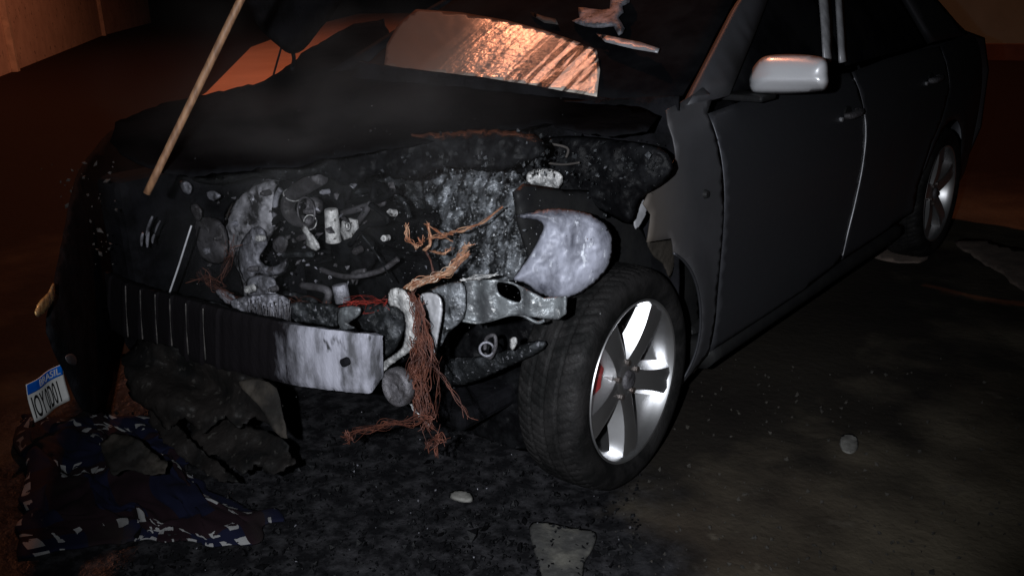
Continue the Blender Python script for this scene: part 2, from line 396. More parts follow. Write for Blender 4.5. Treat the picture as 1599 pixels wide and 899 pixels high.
def back_wall():
    root = empty('house_wall', (0, 0, 0), label='plain dim tan wall with darker footing behind the car at far right', category='wall')
    wm = mat('tan_render', (.17, .22, .21), (.14, .18, .17), .9, 0, 1.2, bump=.2, bsc=12)
    fm = mat('footing', (.10, .05, .04), (.07, .035, .03), .9, 0, 3, bump=.3)
    A = at(1420, 92, 2, 0); B = at(1720, 96, 2, 0); A = Vector((A.x, A.y, 0)); B = Vector((B.x, B.y, 0))
    d = (B - A).normalized(); A = A + (-d) * 3; nrm = Vector((-d.y, d.x, 0))
    if nrm.dot(CC - A) < 0: nrm = -nrm
    for nm, off, th, z0, z1, m in (('wall_panel', 0, .2, -.1, 3.2, wm), ('footing', .05, .047, -.1, .22, fm)):
        bm = bmesh.new(); o = [A + nrm * off, B + nrm * off, B + nrm * (off - th), A + nrm * (off - th)]
        vs = [bm.verts.new(v + Vector((0, 0, z))) for z in (z0, z1) for v in o]
        for f in ((0, 1, 2, 3), (7, 6, 5, 4), (0, 4, 5, 1), (1, 5, 6, 2), (2, 6, 7, 3), (3, 7, 4, 0)): bm.faces.new([vs[i] for i in f])
        bmesh.ops.recalc_face_normals(bm, faces=bm.faces); bevel(bm_obj(nm, bm, m, root), .01)
back_wall()

# ------------------------------------------------------------------ the car
car = empty('burnt_car', (0, 0, 0), label='silver car with burnt out front end, open engine bay and intact left side', category='car')
CAR = car

def interp(tab, x):
    if x <= tab[0][0]: return tab[0][1]
    for (a, fa), (b, fb) in zip(tab, tab[1:]):
        if x <= b: t = (x - a) / (b - a); t = t * t * (3 - 2 * t) if False else t; return fa + (fb - fa) * t
    return tab[-1][1]
ZP = [(.12, .79), (.22, .835), (.32, .856), (.45, .866), (.60, .876), (.72, .878), (.82, .868), (.90, .850), (.96, .825), (1.01, .790)]
YP = [(-.75, .86), (-.5, .93), (-.2, .975), (.2, .995), (.6, 1), (2.4, 1), (2.9, .985), (3.2, .955), (3.45, .90), (3.6, .84)]
def sidex(y, z):
    # smoothed profile
    s = sum(interp(ZP, z + k * .02) for k in (-2, -1, 0, 1, 2)) / 5; t = sum(interp(YP, y + k * .06) for k in (-2, -1, 0, 1, 2)) / 5
    flare = 0
    for yc in (0, 2.64):
        r = math.hypot(y - yc, z - .315)
        if r < .46: flare = max(flare, .012 * (1 - abs(r - .38) / .08) if abs(r - .38) < .08 else 0)
    return s * t + flare
def side_panel(name, poly, m, sgn=1, step=.03, parent=None, off=0, **kw):
    # keep the shared edge normals flat to outside
    o = sheet(name, poly, (lambda y, z: Vector((sgn * (sidex(y, z) + off), y, z))), m, parent or CAR, step=step, proj=False, thick=.004, **kw)
    return o
def arc(yc, zc, r, a0, a1, n=16): return [(yc + r * cos(radians(a0 + (a1 - a0) * i / n)), zc + r * sin(radians(a0 + (a1 - a0) * i / n))) for i in range(n + 1)]
# pixel outline -> (y,z) on the side surface
def px_side(px, py):
    x = .87
    for _ in range(12):
        p = at(px, py, 0, x); x = .5 * x + .5 * sidex(p.y, p.z)
    return (p.y, p.z)
for s in (1, -1):
    # doors: edges follow the seams seen in the photograph
    seamA = [(.485, .225), (.47, .40), (.462, .6), (.458, .80), (.452, .97)]
    seamB = [(1.50, .27), (1.50, .38), (1.53, .50), (1.555, .65), (1.56, .80), (1.535, .98)]
    seamC = [(2.27, .30), (2.26, .42)] + [(2.30, .50), (2.36, .60), (2.46, .68), (2.60, .80), (2.60, .99)]
    g = .003
    fd = [(y + g, z) for y, z in seamA] + [(.8, .985), (1.2, .992)] + [(y - g, z) for y, z in reversed(seamB)] + [(1.2, .235), (.8, .225)]
    front_door = side_panel('front_door', fd, M['paint'], s)
    rd = [(y + g, z) for y, z in seamB] + [(1.9, .995), (2.3, 1.0)] + [(y - g, z) for y, z in reversed(seamC)] + [(2.0, .28), (1.7, .272)]
    rear_door = side_panel('rear_door', rd, M['paint'], s)
    qp = [(y + g, z) for y, z in seamC][:2] + [(2.272, .43)] + [p for p in arc(2.64, .315, .345, 165, 20, 18)] + [(2.98, .26), (3.3, .28), (3.46, .36), (3.50, .6), (3.49, .85), (3.40, .98), (3.0, 1.02)] + [(y + g, z) for y, z in reversed(seamC[2:])]
    qp = [(2.283, .50 - .02)] + arc(2.64, .315, .345, 150, 0, 20) + [(2.99, .24), (3.3, .27), (3.46, .36), (3.50, .6), (3.49, .85), (3.40, .98), (3.0, 1.01)] + [(y + g, z) for y, z in reversed(seamC[2:])]
    side_panel('rear_quarter', qp, M['paint'], s)
    if s == 1: FD, RD = front_door, rear_door
# front left fender: what the fire left of it
fpx = [(1040, 172), (1062, 160), (1082, 148), (1097, 137), (1113, 150)]
fend = [px_side(*p) for p in fpx] + [(.449, .97), (.455, .80), (.459, .6), (.467, .40), (.480, .215), (.42, .19), (.372, .165), (.335, .15)]
fend += arc(0, .315, .362, -8, 62, 12) + [px_side(*p) for p in [(1048, 372), (1010, 378), (1016, 335), (1004, 318), (1018, 290), (1040, 272), (1055, 246), (1050, 215), (1043, 195)]]
fender = side_panel('front_fender', fend, M['fender'], 1, step=.022)
# rocker sills
for s in (1, -1):
    V, Fc = [], []
    prof = [(.84, .222), (.845, .19), (.82, .16), (.77, .15), (.72, .17), (.72, .24), (.80, .235)]
    ys = [.50 + i * (2.24 - .50) / 30 for i in range(31)]
    for y in ys:
        for x, z in prof: V.append(Vector((s * x, y, z + .02 * (y - .5) / 1.8)))
    k = len(prof)
    for i in range(30):
        for j in range(k): Fc.append((i * k + j, i * k + (j + 1) % k, (i + 1) * k + (j + 1) % k, (i + 1) * k + j))
    Fc.append(tuple(range(k))); Fc.append(tuple(reversed(range(30 * k, 31 * k))))
    me = mesh(V, Fc); bm = bmesh.new(); bm.from_mesh(me); bmesh.ops.recalc_face_normals(bm, faces=bm.faces); bm.to_mesh(me); bm.free()
    link('rocker_sill', me, M['black'], CAR)

# greenhouse: side windows, pillars, roof
def gx(z): return .79 - (z - 1.0) * .50
def green(name, poly, m, sgn=1, off=0, thick=.004, **kw):
    o = sheet(name, poly, (lambda y, z: Vector((sgn * (gx(z) + off), y, z))), m, CAR, step=.05, proj=False, **kw)
    o.modifiers[0].thickness = thick; return o
SIDE = pln((gx(1.0), 0, 1.0), (gx(1.0), 1, 1.0), (gx(1.4), 0, 1.4))
def px_green(px, py): p = on(px, py, SIDE); return (p.y, p.z)
for s in (1, -1):
    green('side_window', [(.62, 1.0), (1.535, 1.0), (1.53, 1.34), (1.32, 1.345)], M['glass'], s, -.012)
    green('side_window', [(1.56, 1.0), (2.50, 1.01), (2.36, 1.26), (2.10, 1.33), (1.57, 1.34)], M['glass'], s, -.012)
    green('a_pillar', [(.36, 1.0), (.60, .998), (.90, 1.15), (1.20, 1.31), (1.42, 1.375), (1.22, 1.385), (.86, 1.235)], M['pillar'] if s > 0 else M['soot'], s, 0, .03)
    green('c_pillar', [(2.52, 1.012), (3.02, 1.01), (2.80, 1.17), (2.5, 1.36), (2.10, 1.385), (2.12, 1.345), (2.38, 1.265)], M['paint'], s, 0, .03)
    green('roof_rail', [(1.22, 1.387), (1.42, 1.347), (2.11, 1.347), (2.09, 1.387)], M['paint'], s, .002, .03)
green('window_trim', [px_green(*p) for p in [(1273, -60), (1288, -60), (1296, 40), (1294, 98), (1284, 90), (1281, 40)]], M['trim'], 1, .006, .01)
green('window_trim', [px_green(*p) for p in [(1300, -60), (1309, -60), (1317, 60), (1318, 97), (1309, 98), (1307, 60)]], M['trim'], 1, .006, .01)
V, Fc = [], []
nx, ny = 14, 18
for j in range(ny + 1):
    y = 1.12 + j / ny * 1.55
    for i in range(nx + 1):
        u = i / nx * 2 - 1; z = 1.385 + .065 * (1 - u * u) * (.7 + .3 * sin(pi * j / ny)) - .03 * (j / ny) ** 2 * 2
        V.append(Vector((u * .60, y - .10 * (1 - u * u) * (1 if j == 0 else 0), z)))
Fc = [(j * (nx + 1) + i, j * (nx + 1) + i + 1, (j + 1) * (nx + 1) + i + 1, (j + 1) * (nx + 1) + i) for j in range(ny) for i in range(nx)]
roof = link('roof', mesh(V, Fc), M['paint'], CAR); roof.modifiers.new('s', 'SOLIDIFY').thickness = -.02
# rear end: hatch and glass
V = []
prof = [(2.67, 1.33, .58), (2.95, 1.17, .66), (3.2, 1.02, .74), (3.42, .97, .78), (3.50, .80, .80), (3.50, .50, .80), (3.42, .30, .76), (3.38, .22, .74)]
for y, z, hw in prof:
    for i in range(13):
        u = i / 6 - 1; V.append(Vector((u * hw, y + .07 * (1 - u * u), z + .02 * (1 - u * u))))
Fc = [(j * 13 + i, j * 13 + i + 1, (j + 1) * 13 + i + 1, (j + 1) * 13 + i) for j in range(len(prof) - 1) for i in range(12)]
o = link('tailgate', mesh(V, Fc), M['paint'], CAR); o.modifiers.new('s', 'SOLIDIFY').thickness = .02
# cabin floor and dark inside: floor pan, dashboard, seats
bm = bmesh.new(); box_bm(bm, (-.74, .55, .2), (.74, 3.3, .26)); bevel(bm_obj('floor_pan', bm, M['black'], CAR), .02)
bm = bmesh.new(); box_bm(bm, (-.70, .62, .72), (.70, .92, .96)); bevel(bm_obj('dashboard', bm, M['soot'], CAR), .06, 4)
for x in (-.37, .37):
    bm = bmesh.new(); box_bm(bm, (x - .24, 1.25, .35), (x + .24, 1.75, .55)); box_bm(bm, (x - .23, 1.65, .50), (x + .23, 1.82, 1.12), Matrix.Translation((0, .0, 0)))
    box_bm(bm, (x - .12, 1.74, 1.14), (x + .12, 1.84, 1.30)); bevel(bm_obj('seat', bm, M['black'], CAR), .05, 3)

# door handles, seam edge, antenna-like details
def handle(parent, px, py):
    y, z = px_side(px, py); x = sidex(y, z)
    # recess cup
    V, Fc = [], []
    cyl_into(V, Fc, (x - .010, y - .01, z), (x + .003, y - .01, z), .034, 24)
    cup = link('handle_cup', mesh(V, Fc), M['black'], parent, False)
    b = tube('door_handle', [(x + .006, y - .058, z + .004), (x + .026, y - .045, z + .006), (x + .030, y, z + .008), (x + .026, y + .045, z + .010), (x + .006, y + .06, z + .010)], lambda t: .011 + .004 * sin(pi * t), M['aludk'], parent)
    V, Fc = [], []; cyl_into(V, Fc, (x + .0, y - .082, z - .004), (x + .012, y - .082, z - .004), .008, 14)
    link('key_lock', mesh(V, Fc), M['bead'], parent, False)
handle(FD, 1325, 180); handle(RD, 1454, 126)
ep = [Vector((sidex(y, z) + .002, y, z)) for y, z in [(1.535, .96), (1.558, .80), (1.553, .65), (1.53, .50), (1.503, .38), (1.50, .29)]]
tube('edge_highlight', ep, .0028, M['trim'], FD)  # pale strip added as the highlight along the door edge
ep = [Vector((sidex(y, z) + .0015, y, z)) for y, z in [(.456, .90), (.460, .7), (.463, .55), (.470, .38), (.482, .24)]]
tube('edge_seam', ep, .0012, M['paint'], FD)
# side repeater on the fender
y, z = px_side(1100, 303); x = sidex(y, z)
V, Fc = [], []; cyl_into(V, Fc, (x, y, z), (x + .012, y, z), .014, 18, .010); link('side_repeater', mesh(V, Fc), M['black'], fender, False)
# fender arch lip
tube('arch_lip', [Vector((sidex(y, z) + .002, y, z)) for y, z in arc(0, .315, .362, -26, 62, 14)], .004, M['paint'], fender, n=2)

# left mirror
mp = [(1171, 118), (1180, 100), (1196, 88), (1230, 85), (1270, 87), (1290, 94), (1294, 115), (1291, 138), (1270, 144), (1215, 147), (1174, 144)]
MPL = pln((1.0, .66, 1.0), (1.0, .66, 1.1), (.8, .70, 1.0))
def mirror_depth(px, py): return 0
mir = sheet('side_mirror', mp, MPL, M['mirror'], CAR, step=5, round_=4, bulge=.075, bw=36, back=.5, depth=lambda x, y: .010 * math.exp(-((y - 124 - (x - 1171) * .02) / 7) ** 2))
bm = bmesh.new(); box_bm(bm, (.76, .62, .985), (.90, .72, 1.005)); bevel(bm_obj('mirror_arm', bm, M['black'], mir), .008)
# far mirror, charred, with its hanging cables
FM = (0, -.98)
fm_ = sheet('side_mirror', [(392, -30), (540, -30), (528, 10), (500, 46), (474, 78), (452, 84), (432, 70), (408, 48), (392, 20)], FM, M['soot'], CAR, step=10, round_=3, bulge=.08, bw=40, back=.6)
tube('cable', [on(440, 72, FM), on(432, 100, FM), on(424, 128, (0, -.9))], .004, M['soot'], fm_)
tube('cable', [on(455, 74, FM), on(459, 92, FM), on(456, 108, (0, -.88))], .008, M['soot'], fm_)

# windscreen and its wet film
WP = pln((-.6, .38, 1.02), (.6, .38, 1.02), (0, 1.14, 1.40))
def ws(x, t, off=0):
    n = Vector(WP[1]); n = n if n.z > 0 else -n
    return Vector((x, .38 + .76 * t, 1.02 + .38 * t)) + n * (off - .05 * (x / .75) ** 2)
V = []
for j in range(17):
    t = j / 16; hw = .74 - .15 * t
    for i in range(25): V.append(ws((i / 12 - 1) * hw, t, .012 * noise.noise(Vector((i * .3, j * .3, 0)))))
Fc = [(j * 25 + i, j * 25 + i + 1, (j + 1) * 25 + i + 1, (j + 1) * 25 + i) for j in range(16) for i in range(24)]
wsh = link('windscreen', mesh(V, Fc), M['glass'], CAR); wsh.modifiers.new('s', 'SOLIDIFY').thickness = -.006
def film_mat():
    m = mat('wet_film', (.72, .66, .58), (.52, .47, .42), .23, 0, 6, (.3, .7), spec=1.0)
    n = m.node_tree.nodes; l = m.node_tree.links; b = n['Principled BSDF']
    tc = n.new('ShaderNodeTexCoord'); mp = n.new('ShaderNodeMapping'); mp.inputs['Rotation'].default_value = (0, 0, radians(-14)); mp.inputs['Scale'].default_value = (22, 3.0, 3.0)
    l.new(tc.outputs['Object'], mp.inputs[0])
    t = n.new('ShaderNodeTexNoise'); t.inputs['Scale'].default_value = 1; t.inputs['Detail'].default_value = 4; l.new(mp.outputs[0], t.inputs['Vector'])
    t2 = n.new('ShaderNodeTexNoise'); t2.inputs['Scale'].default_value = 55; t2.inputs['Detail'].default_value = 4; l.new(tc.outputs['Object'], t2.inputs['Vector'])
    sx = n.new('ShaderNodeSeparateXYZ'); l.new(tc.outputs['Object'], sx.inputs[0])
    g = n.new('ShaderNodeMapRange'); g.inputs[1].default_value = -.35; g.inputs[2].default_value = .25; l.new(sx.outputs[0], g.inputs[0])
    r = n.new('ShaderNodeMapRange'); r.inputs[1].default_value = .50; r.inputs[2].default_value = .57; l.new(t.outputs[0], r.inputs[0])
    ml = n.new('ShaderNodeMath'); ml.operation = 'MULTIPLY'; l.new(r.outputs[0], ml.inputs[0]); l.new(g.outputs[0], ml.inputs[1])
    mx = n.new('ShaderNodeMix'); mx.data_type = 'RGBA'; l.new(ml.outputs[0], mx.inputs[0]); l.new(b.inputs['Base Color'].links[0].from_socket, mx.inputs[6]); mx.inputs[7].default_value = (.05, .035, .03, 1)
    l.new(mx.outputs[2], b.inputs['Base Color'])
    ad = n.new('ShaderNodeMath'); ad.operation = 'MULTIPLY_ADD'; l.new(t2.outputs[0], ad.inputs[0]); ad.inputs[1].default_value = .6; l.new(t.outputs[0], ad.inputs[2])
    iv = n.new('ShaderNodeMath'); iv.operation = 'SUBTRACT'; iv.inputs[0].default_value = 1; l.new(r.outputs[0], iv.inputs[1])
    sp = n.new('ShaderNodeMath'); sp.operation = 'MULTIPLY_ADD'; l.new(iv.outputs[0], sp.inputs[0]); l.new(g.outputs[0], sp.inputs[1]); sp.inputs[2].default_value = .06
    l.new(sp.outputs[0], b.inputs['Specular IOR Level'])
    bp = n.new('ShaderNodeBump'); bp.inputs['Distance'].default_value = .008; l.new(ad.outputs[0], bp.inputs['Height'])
    dk = n.new('ShaderNodeMix'); dk.data_type = 'RGBA'; l.new(g.outputs[0], dk.inputs[0]); dk.inputs[6].default_value = (.20, .13, .10, 1); l.new(mx.outputs[2], dk.inputs[7]); l.new(dk.outputs[2], b.inputs['Base Color'])  # left end darkened: fading of the glow put into the colour
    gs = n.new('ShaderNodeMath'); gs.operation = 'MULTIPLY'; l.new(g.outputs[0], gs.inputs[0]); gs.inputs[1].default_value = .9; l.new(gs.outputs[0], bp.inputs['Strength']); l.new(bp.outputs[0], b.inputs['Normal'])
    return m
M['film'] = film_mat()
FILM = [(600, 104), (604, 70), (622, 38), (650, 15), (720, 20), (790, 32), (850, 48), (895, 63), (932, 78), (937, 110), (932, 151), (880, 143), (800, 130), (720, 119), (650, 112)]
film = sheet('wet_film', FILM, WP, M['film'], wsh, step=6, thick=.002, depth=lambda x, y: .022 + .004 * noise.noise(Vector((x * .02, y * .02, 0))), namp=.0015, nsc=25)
sheet('wiper_blade', [(930, 52), (960, 58), (1000, 66), (1030, 76), (1027, 83), (990, 77), (945, 66)], WP, M['trim'], wsh, step=6, bulge=.008, bw=5, depth=lambda x, y: .05)
sheet('torn_strip', [(827, 18), (850, 26), (868, 30), (872, 39), (850, 36), (832, 25)], WP, M['brown'], wsh, step=5, bulge=.008, bw=5, depth=lambda x, y: .05)
sheet('torn_airbag', [(893, 33), (905, 28), (903, 12), (925, 14), (952, 14), (954, -10), (980, -12), (983, 4), (972, 10), (974, 20), (966, 28), (976, 45), (966, 56), (958, 42), (940, 44), (915, 42)], WP, M['alu'], wsh, step=5, round_=2, bulge=.03, bw=12, depth=lambda x, y: .06)
# orange-lit far pillar already built; cowl panel below the glass
cow = [on(p[0], p[1], (1, .36)) for p in [(560, 118)]]
sheet('cowl_panel', [(560, 96), (640, 108), (760, 122), (935, 152), (1000, 165), (1040, 178), (1035, 250), (940, 225), (830, 205), (700, 185), (600, 165), (540, 140)], (1, .34), M['soot'], CAR, step=10, namp=.02, nsc=9, thick=.01)

# bonnet: charred, prised open, front left part burnt away
HP = pln((-.76, .34, 1.02), (.70, .34, 1.00), (-.70, -.62, .98))
HOOD = [(180, 192), (215, 178), (262, 160), (310, 150), (360, 140), (405, 130), (432, 116), (455, 100), (470, 84), (510, 62), (545, 42), (600, 30), (610, 60), (598, 100), (640, 116), (760, 130), (900, 150), (1000, 168), (1030, 182), (1010, 205), (950, 212), (900, 206), (850, 192), (820, 200), (780, 206), (745, 216), (700, 214), (650, 226), (600, 232), (550, 242), (505, 246), (465, 260), (410, 262), (350, 268), (300, 276), (262, 270), (232, 262), (196, 245), (172, 222)]
sheet('bonnet', HOOD, HP, M['hood'], CAR, step=9, jag=2.2, thick=.004, depth=lambda x, y: .03 * noise.noise(Vector((x * .006, y * .01, 2))) + .012 * noise.noise(Vector((x * .03, y * .03, 5))), namp=.006, nsc=16)
# far-side front wing, charred silhouette
sheet('front_fender', [(172, 205), (215, 185), (262, 170), (300, 270), (290, 360), (250, 420), (200, 470), (180, 560), (165, 640), (128, 640), (104, 590), (72, 520), (78, 470), (92, 400), (105, 330), (122, 268), (148, 232)], pln((-.90, -.55, .5), (-.62, -.72, .5), (-.8, -.6, 1)), M['soot'], CAR, step=12, round_=2, bulge=.10, bw=60, back=.6, namp=.03, nsc=9, jag=1)

# engine bay shell (dark)
sheet('firewall', [(250, 190), (1060, 150), (1060, 560), (250, 520)], (1, .30), M['soot'], CAR, step=24, namp=.05, nsc=5, thick=.01)
bm = bmesh.new(); box_bm(bm, (-.70, -.30, .16), (.50, .30, .22)); bevel(bm_obj('undertray', bm, M['soot'], CAR), .02)
bm = bmesh.new(); box_bm(bm, (-.78, -.60, .2), (-.62, .30, .80)); bevel(bm_obj('inner_wing', bm, M['soot'], CAR), .03)
bm = bmesh.new(); box_bm(bm, (.50, .12, .25), (.62, .32, .82)); bevel(bm_obj('inner_wing', bm, M['soot'], CAR), .03)
bm = bmesh.new(); box_bm(bm, (-.40, -.12, .25), (.25, .15, .56)); box_bm(bm, (-.25, -.05, .5), (.15, .15, .68)); bevel(bm_obj('engine_block', bm, M['soot_wet'], CAR), .03)

def lump(name, poly, pl, m, bulge=.02, bw=10, step=5, namp=0, nsc=20, parent=None, round_=3, **kw):
    step = max(2.2, step * .62); namp = kw.pop('relief', None) or max(namp, min(.012, bulge * .35)); jag_ = kw.pop('jag', .5)
    kw['jag'] = jag_
    return sheet(name, poly, pl, m, parent or CAR, step=step, round_=round_, bulge=bulge, bw=bw, namp=namp, nsc=nsc, **kw)
# crust of melted insulation hanging along the bonnet edge
lump('melted_insulation', [(300, 272), (350, 256), (420, 250), (480, 238), (540, 226), (600, 214), (660, 210), (720, 204), (790, 204), (840, 214), (850, 240), (800, 262), (760, 268), (700, 262), (640, 282), (590, 272), (540, 290), (500, 272), (450, 284), (400, 276), (350, 288), (310, 286)],
     pln((-.3, -.42, .8), (.5, -.36, .8), (.1, -.30, 1.0)), M['soot_wet'], bulge=.03, bw=16, step=8, relief=.017, nsc=19, jag=2)
# tall ashy casting at the front of the engine
lump('engine_casting', [(350, 362), (362, 322), (380, 300), (402, 286), (436, 280), (428, 304), (432, 345), (424, 368), (412, 392), (404, 410), (420, 418), (448, 404), (447, 424), (430, 436), (434, 458), (456, 472), (452, 504), (400, 500), (380, 482), (378, 446), (366, 414), (354, 392)],
     (1, -.29), M['casting'], bulge=.05, bw=26, step=5, namp=.016, nsc=16, jag=1)
# melted mass in the left of the bay
lump('melted_fuse_box', [(648, 262), (690, 252), (745, 248), (800, 262), (835, 300), (850, 335), (832, 380), (815, 420), (795, 440), (740, 436), (700, 432), (655, 452), (628, 440), (640, 400), (655, 372), (650, 330), (630, 300)],
     pln((.35, -.12, .5), (.75, -.30, .5), (.5, -.02, .9)), M['ash'], bulge=.06, bw=60, step=5, namp=.034, nsc=20, jag=1)
lump('melted_battery', [(560, 262), (650, 250), (660, 300), (668, 350), (640, 400), (600, 440), (560, 450), (545, 400), (548, 330)], pln((.1, -.02, .5), (.5, -.10, .5), (.3, .05, .9)), M['ashdk'], bulge=.05, bw=50, step=7, namp=.028, nsc=16)
lump('melted_lump', [(825, 268), (850, 262), (872, 268), (880, 282), (865, 300), (838, 292), (822, 285)], (1, -.02), M['alulight'], bulge=.03, bw=12, step=4, namp=.02, nsc=45)
# dark rough shelf between hood edge and wing
lump('charred_ledge', [(790, 250), (820, 222), (890, 212), (960, 218), (1030, 230), (1052, 262), (1030, 290), (1000, 312), (985, 350), (940, 330), (890, 305), (850, 300), (810, 290)], (1, .05), M['soot_wet'], bulge=.04, bw=30, step=8, relief=.018, nsc=18)
tube('box_frame', [on(812, 245, (1, .0)), on(817, 226, (1, .02)), on(850, 224, (1, .02)), on(885, 231, (1, .02)), on(884, 246, (1, .0))], .0035, M['brown'], CAR)
tube('box_frame', [on(858, 255, (1, -.03)), on(880, 257, (1, -.03)), on(905, 254, (1, -.03))], .003, M['brown'], CAR)
lump('trim_fragment', [(733, 229), (745, 227), (762, 231), (760, 236), (742, 235)], (1, .0), M['alu'], bulge=.01, bw=4, step=3)
lump('trim_fragment', [(872, 186), (900, 186), (930, 192), (942, 206), (915, 205), (885, 197)], (1, .2), M['aludk'], bulge=.01, bw=6, step=4)

# inner wheelhouse dome, bright grey
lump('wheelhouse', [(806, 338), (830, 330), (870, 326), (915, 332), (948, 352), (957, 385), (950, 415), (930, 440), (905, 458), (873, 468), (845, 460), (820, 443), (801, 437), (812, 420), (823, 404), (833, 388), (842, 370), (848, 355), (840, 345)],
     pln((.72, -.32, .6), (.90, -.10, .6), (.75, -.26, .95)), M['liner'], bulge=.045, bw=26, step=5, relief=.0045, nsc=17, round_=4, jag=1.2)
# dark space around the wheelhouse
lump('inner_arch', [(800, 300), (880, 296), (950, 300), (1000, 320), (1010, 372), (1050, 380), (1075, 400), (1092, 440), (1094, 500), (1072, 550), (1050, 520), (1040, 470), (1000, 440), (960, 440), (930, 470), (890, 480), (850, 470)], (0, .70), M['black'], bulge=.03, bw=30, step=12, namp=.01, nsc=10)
# front crossmember panel with a square hole
PP = pln((.60, -.52, .6), (.9, -.42, .6), (.62, -.50, .8))
PAN = [(727, 438), (775, 436), (800, 440), (822, 452), (850, 466), (884, 462), (883, 490), (873, 498), (845, 496), (818, 492), (790, 492), (768, 500), (745, 504), (726, 500), (722, 470)]
sheet('crossmember', PAN, PP, M['panel'], CAR, holes=[[(778, 440), (806, 446), (813, 458), (811, 472), (788, 465), (778, 456)]], step=4, thick=.006,
      depth=lambda x, y: .012 * (1 / (1 + math.exp(-(x - 752) / 2.5)) - .5) + .012 * sin((x - 820) / 9.0) * (x > 815) + .004 * sin(x / 5.0), namp=.003, nsc=40)
tube('crossmember_lip', [on(723, 500, PP), on(745, 503, PP), on(768, 499, PP), on(795, 491, PP), on(815, 492, PP), on(838, 503, PP), on(850, 500, PP)], .004, M['panel'], CAR)
lump('panel_tab', [(985, 318), (998, 311), (1012, 315), (1010, 335), (1002, 350), (992, 358), (988, 338)], (0, .80), M['trim'], bulge=.006, bw=6, step=4)
lump('liner_scrap', [(1010, 376), (1035, 372), (1054, 376), (1056, 405), (1046, 435), (1035, 412), (1020, 400)], (0, .80), M['mud'], bulge=.012, bw=8, step=4, namp=.004)
# suspension parts seen below the crossmember
tube('suspension_ring', [on(757, 545, (1, -.35)), on(760, 528, (1, -.35)), on(772, 524, (1, -.35)), on(774, 540, (1, -.35)), on(766, 558, (1, -.35)), on(757, 552, (1, -.35))], .005, M['aludk'], CAR)
lump('bolt_head', [(796, 528), (806, 526), (808, 536), (800, 548), (795, 540)], (1, -.38), M['alulight'], bulge=.012, bw=5, step=3)
lump('control_arm', [(700, 560), (760, 555), (840, 530), (850, 545), (790, 575), (730, 600), (690, 600)], (1, -.30), M['ashdk'], bulge=.03, bw=16, step=7, namp=.01)
lump('splash_guard', [(690, 500), (760, 508), (850, 505), (860, 620), (850, 700), (760, 690), (690, 640)], (1, -.05), M['soot_wet'], bulge=.02, bw=40, step=10, namp=.03, nsc=10)

# bumper bar: bowed ribbed beam across the front
def bar_pt(px_top, py_top, x): return None
BX = [(-.60, -.63), (-.4, -.675), (-.2, -.70), (0, -.71), (.2, -.705), (.4, -.69), (.60, -.66)]
def bar_mesh():
    # stations given by traced top and bottom edges, on a bowed beam
    st = [(160, 425, 508), (175, 433, 517), (190, 440, 525), (215, 449, 535), (240, 455, 545), (265, 461, 555), (290, 468, 563), (315, 476, 570), (345, 483, 578), (380, 491, 586), (415, 499, 593), (450, 507, 601), (490, 513, 608), (530, 518, 612), (555, 521, 614), (572, 522, 616), (577, 524, 614)]
    V = []; k = 11; n = 0; rows = []
    xs = []
    for a, b in zip(st, st[1:]):
        m_ = 12
        for s in range(m_): t = s / m_; xs.append(tuple(a[i] + (b[i] - a[i]) * t for i in range(3)))
    xs.append(st[-1])
    for (px, a, b) in xs:
        # y of the bow from px
        u = (px - 160) / 426; y = -.63 - .075 * 4 * u * (1 - u) * .9 - .03 * u
        rib = .006 * (1 if (px % 24) < 4.5 and px < 345 else 0) + (.0012 * sin(px / 6.1) + .0009 * sin(px / 2.3)) * (px >= 345)
        for j in range(k):
            v = j / (k - 1); p = at(px, a + (b - a) * v, 1, y)
            fl = .0 if 0 < j < k - 1 else .006
            p.y -= rib - fl + .003 * noise.noise(p * 14)
            V.append(p)
    n = len(xs)
    Fc = [(i * k + j, (i + 1) * k + j, (i + 1) * k + j + 1, i * k + j + 1) for i in range(n - 1) for j in range(k - 1)]
    return mesh(V, Fc)
bar = link('bumper_bar', bar_mesh(), M['bar'], CAR, label='corrugated steel bumper bar, sooty on one end and bare on the other')
sm = bar.modifiers.new('s', 'SOLIDIFY'); sm.thickness = .045; sm.offset = 1
b_ = bar.modifiers.new('b', 'BEVEL'); b_.width = .003; b_.segments = 2
for px_ in (197, 220, 243, 266, 291, 318):
    u_ = (px_ - 160) / 426; y_ = -.63 - .075 * 4 * u_ * (1 - u_) * .9 - .03 * u_ - .009
    t_ = 440 + (px_ - 190) * .292
    link_ = tube('rib', [at(px_ - 1, t_ + 4, 1, y_), at(px_, t_ + 40, 1, y_ - .002), at(px_ + 3, t_ + 84, 1, y_)], lambda t: .0016 + .0008 * sin(t * 9), M['ribm'], bar)
p = at(541, 564, 1, -.690); V, Fc = [], []; cyl_into(V, Fc, p + Vector((0, -.012, 0)), p + Vector((0, .004, 0)), .010, 18); link('bolt_hole', mesh(V, Fc), M['soot'], bar, False)

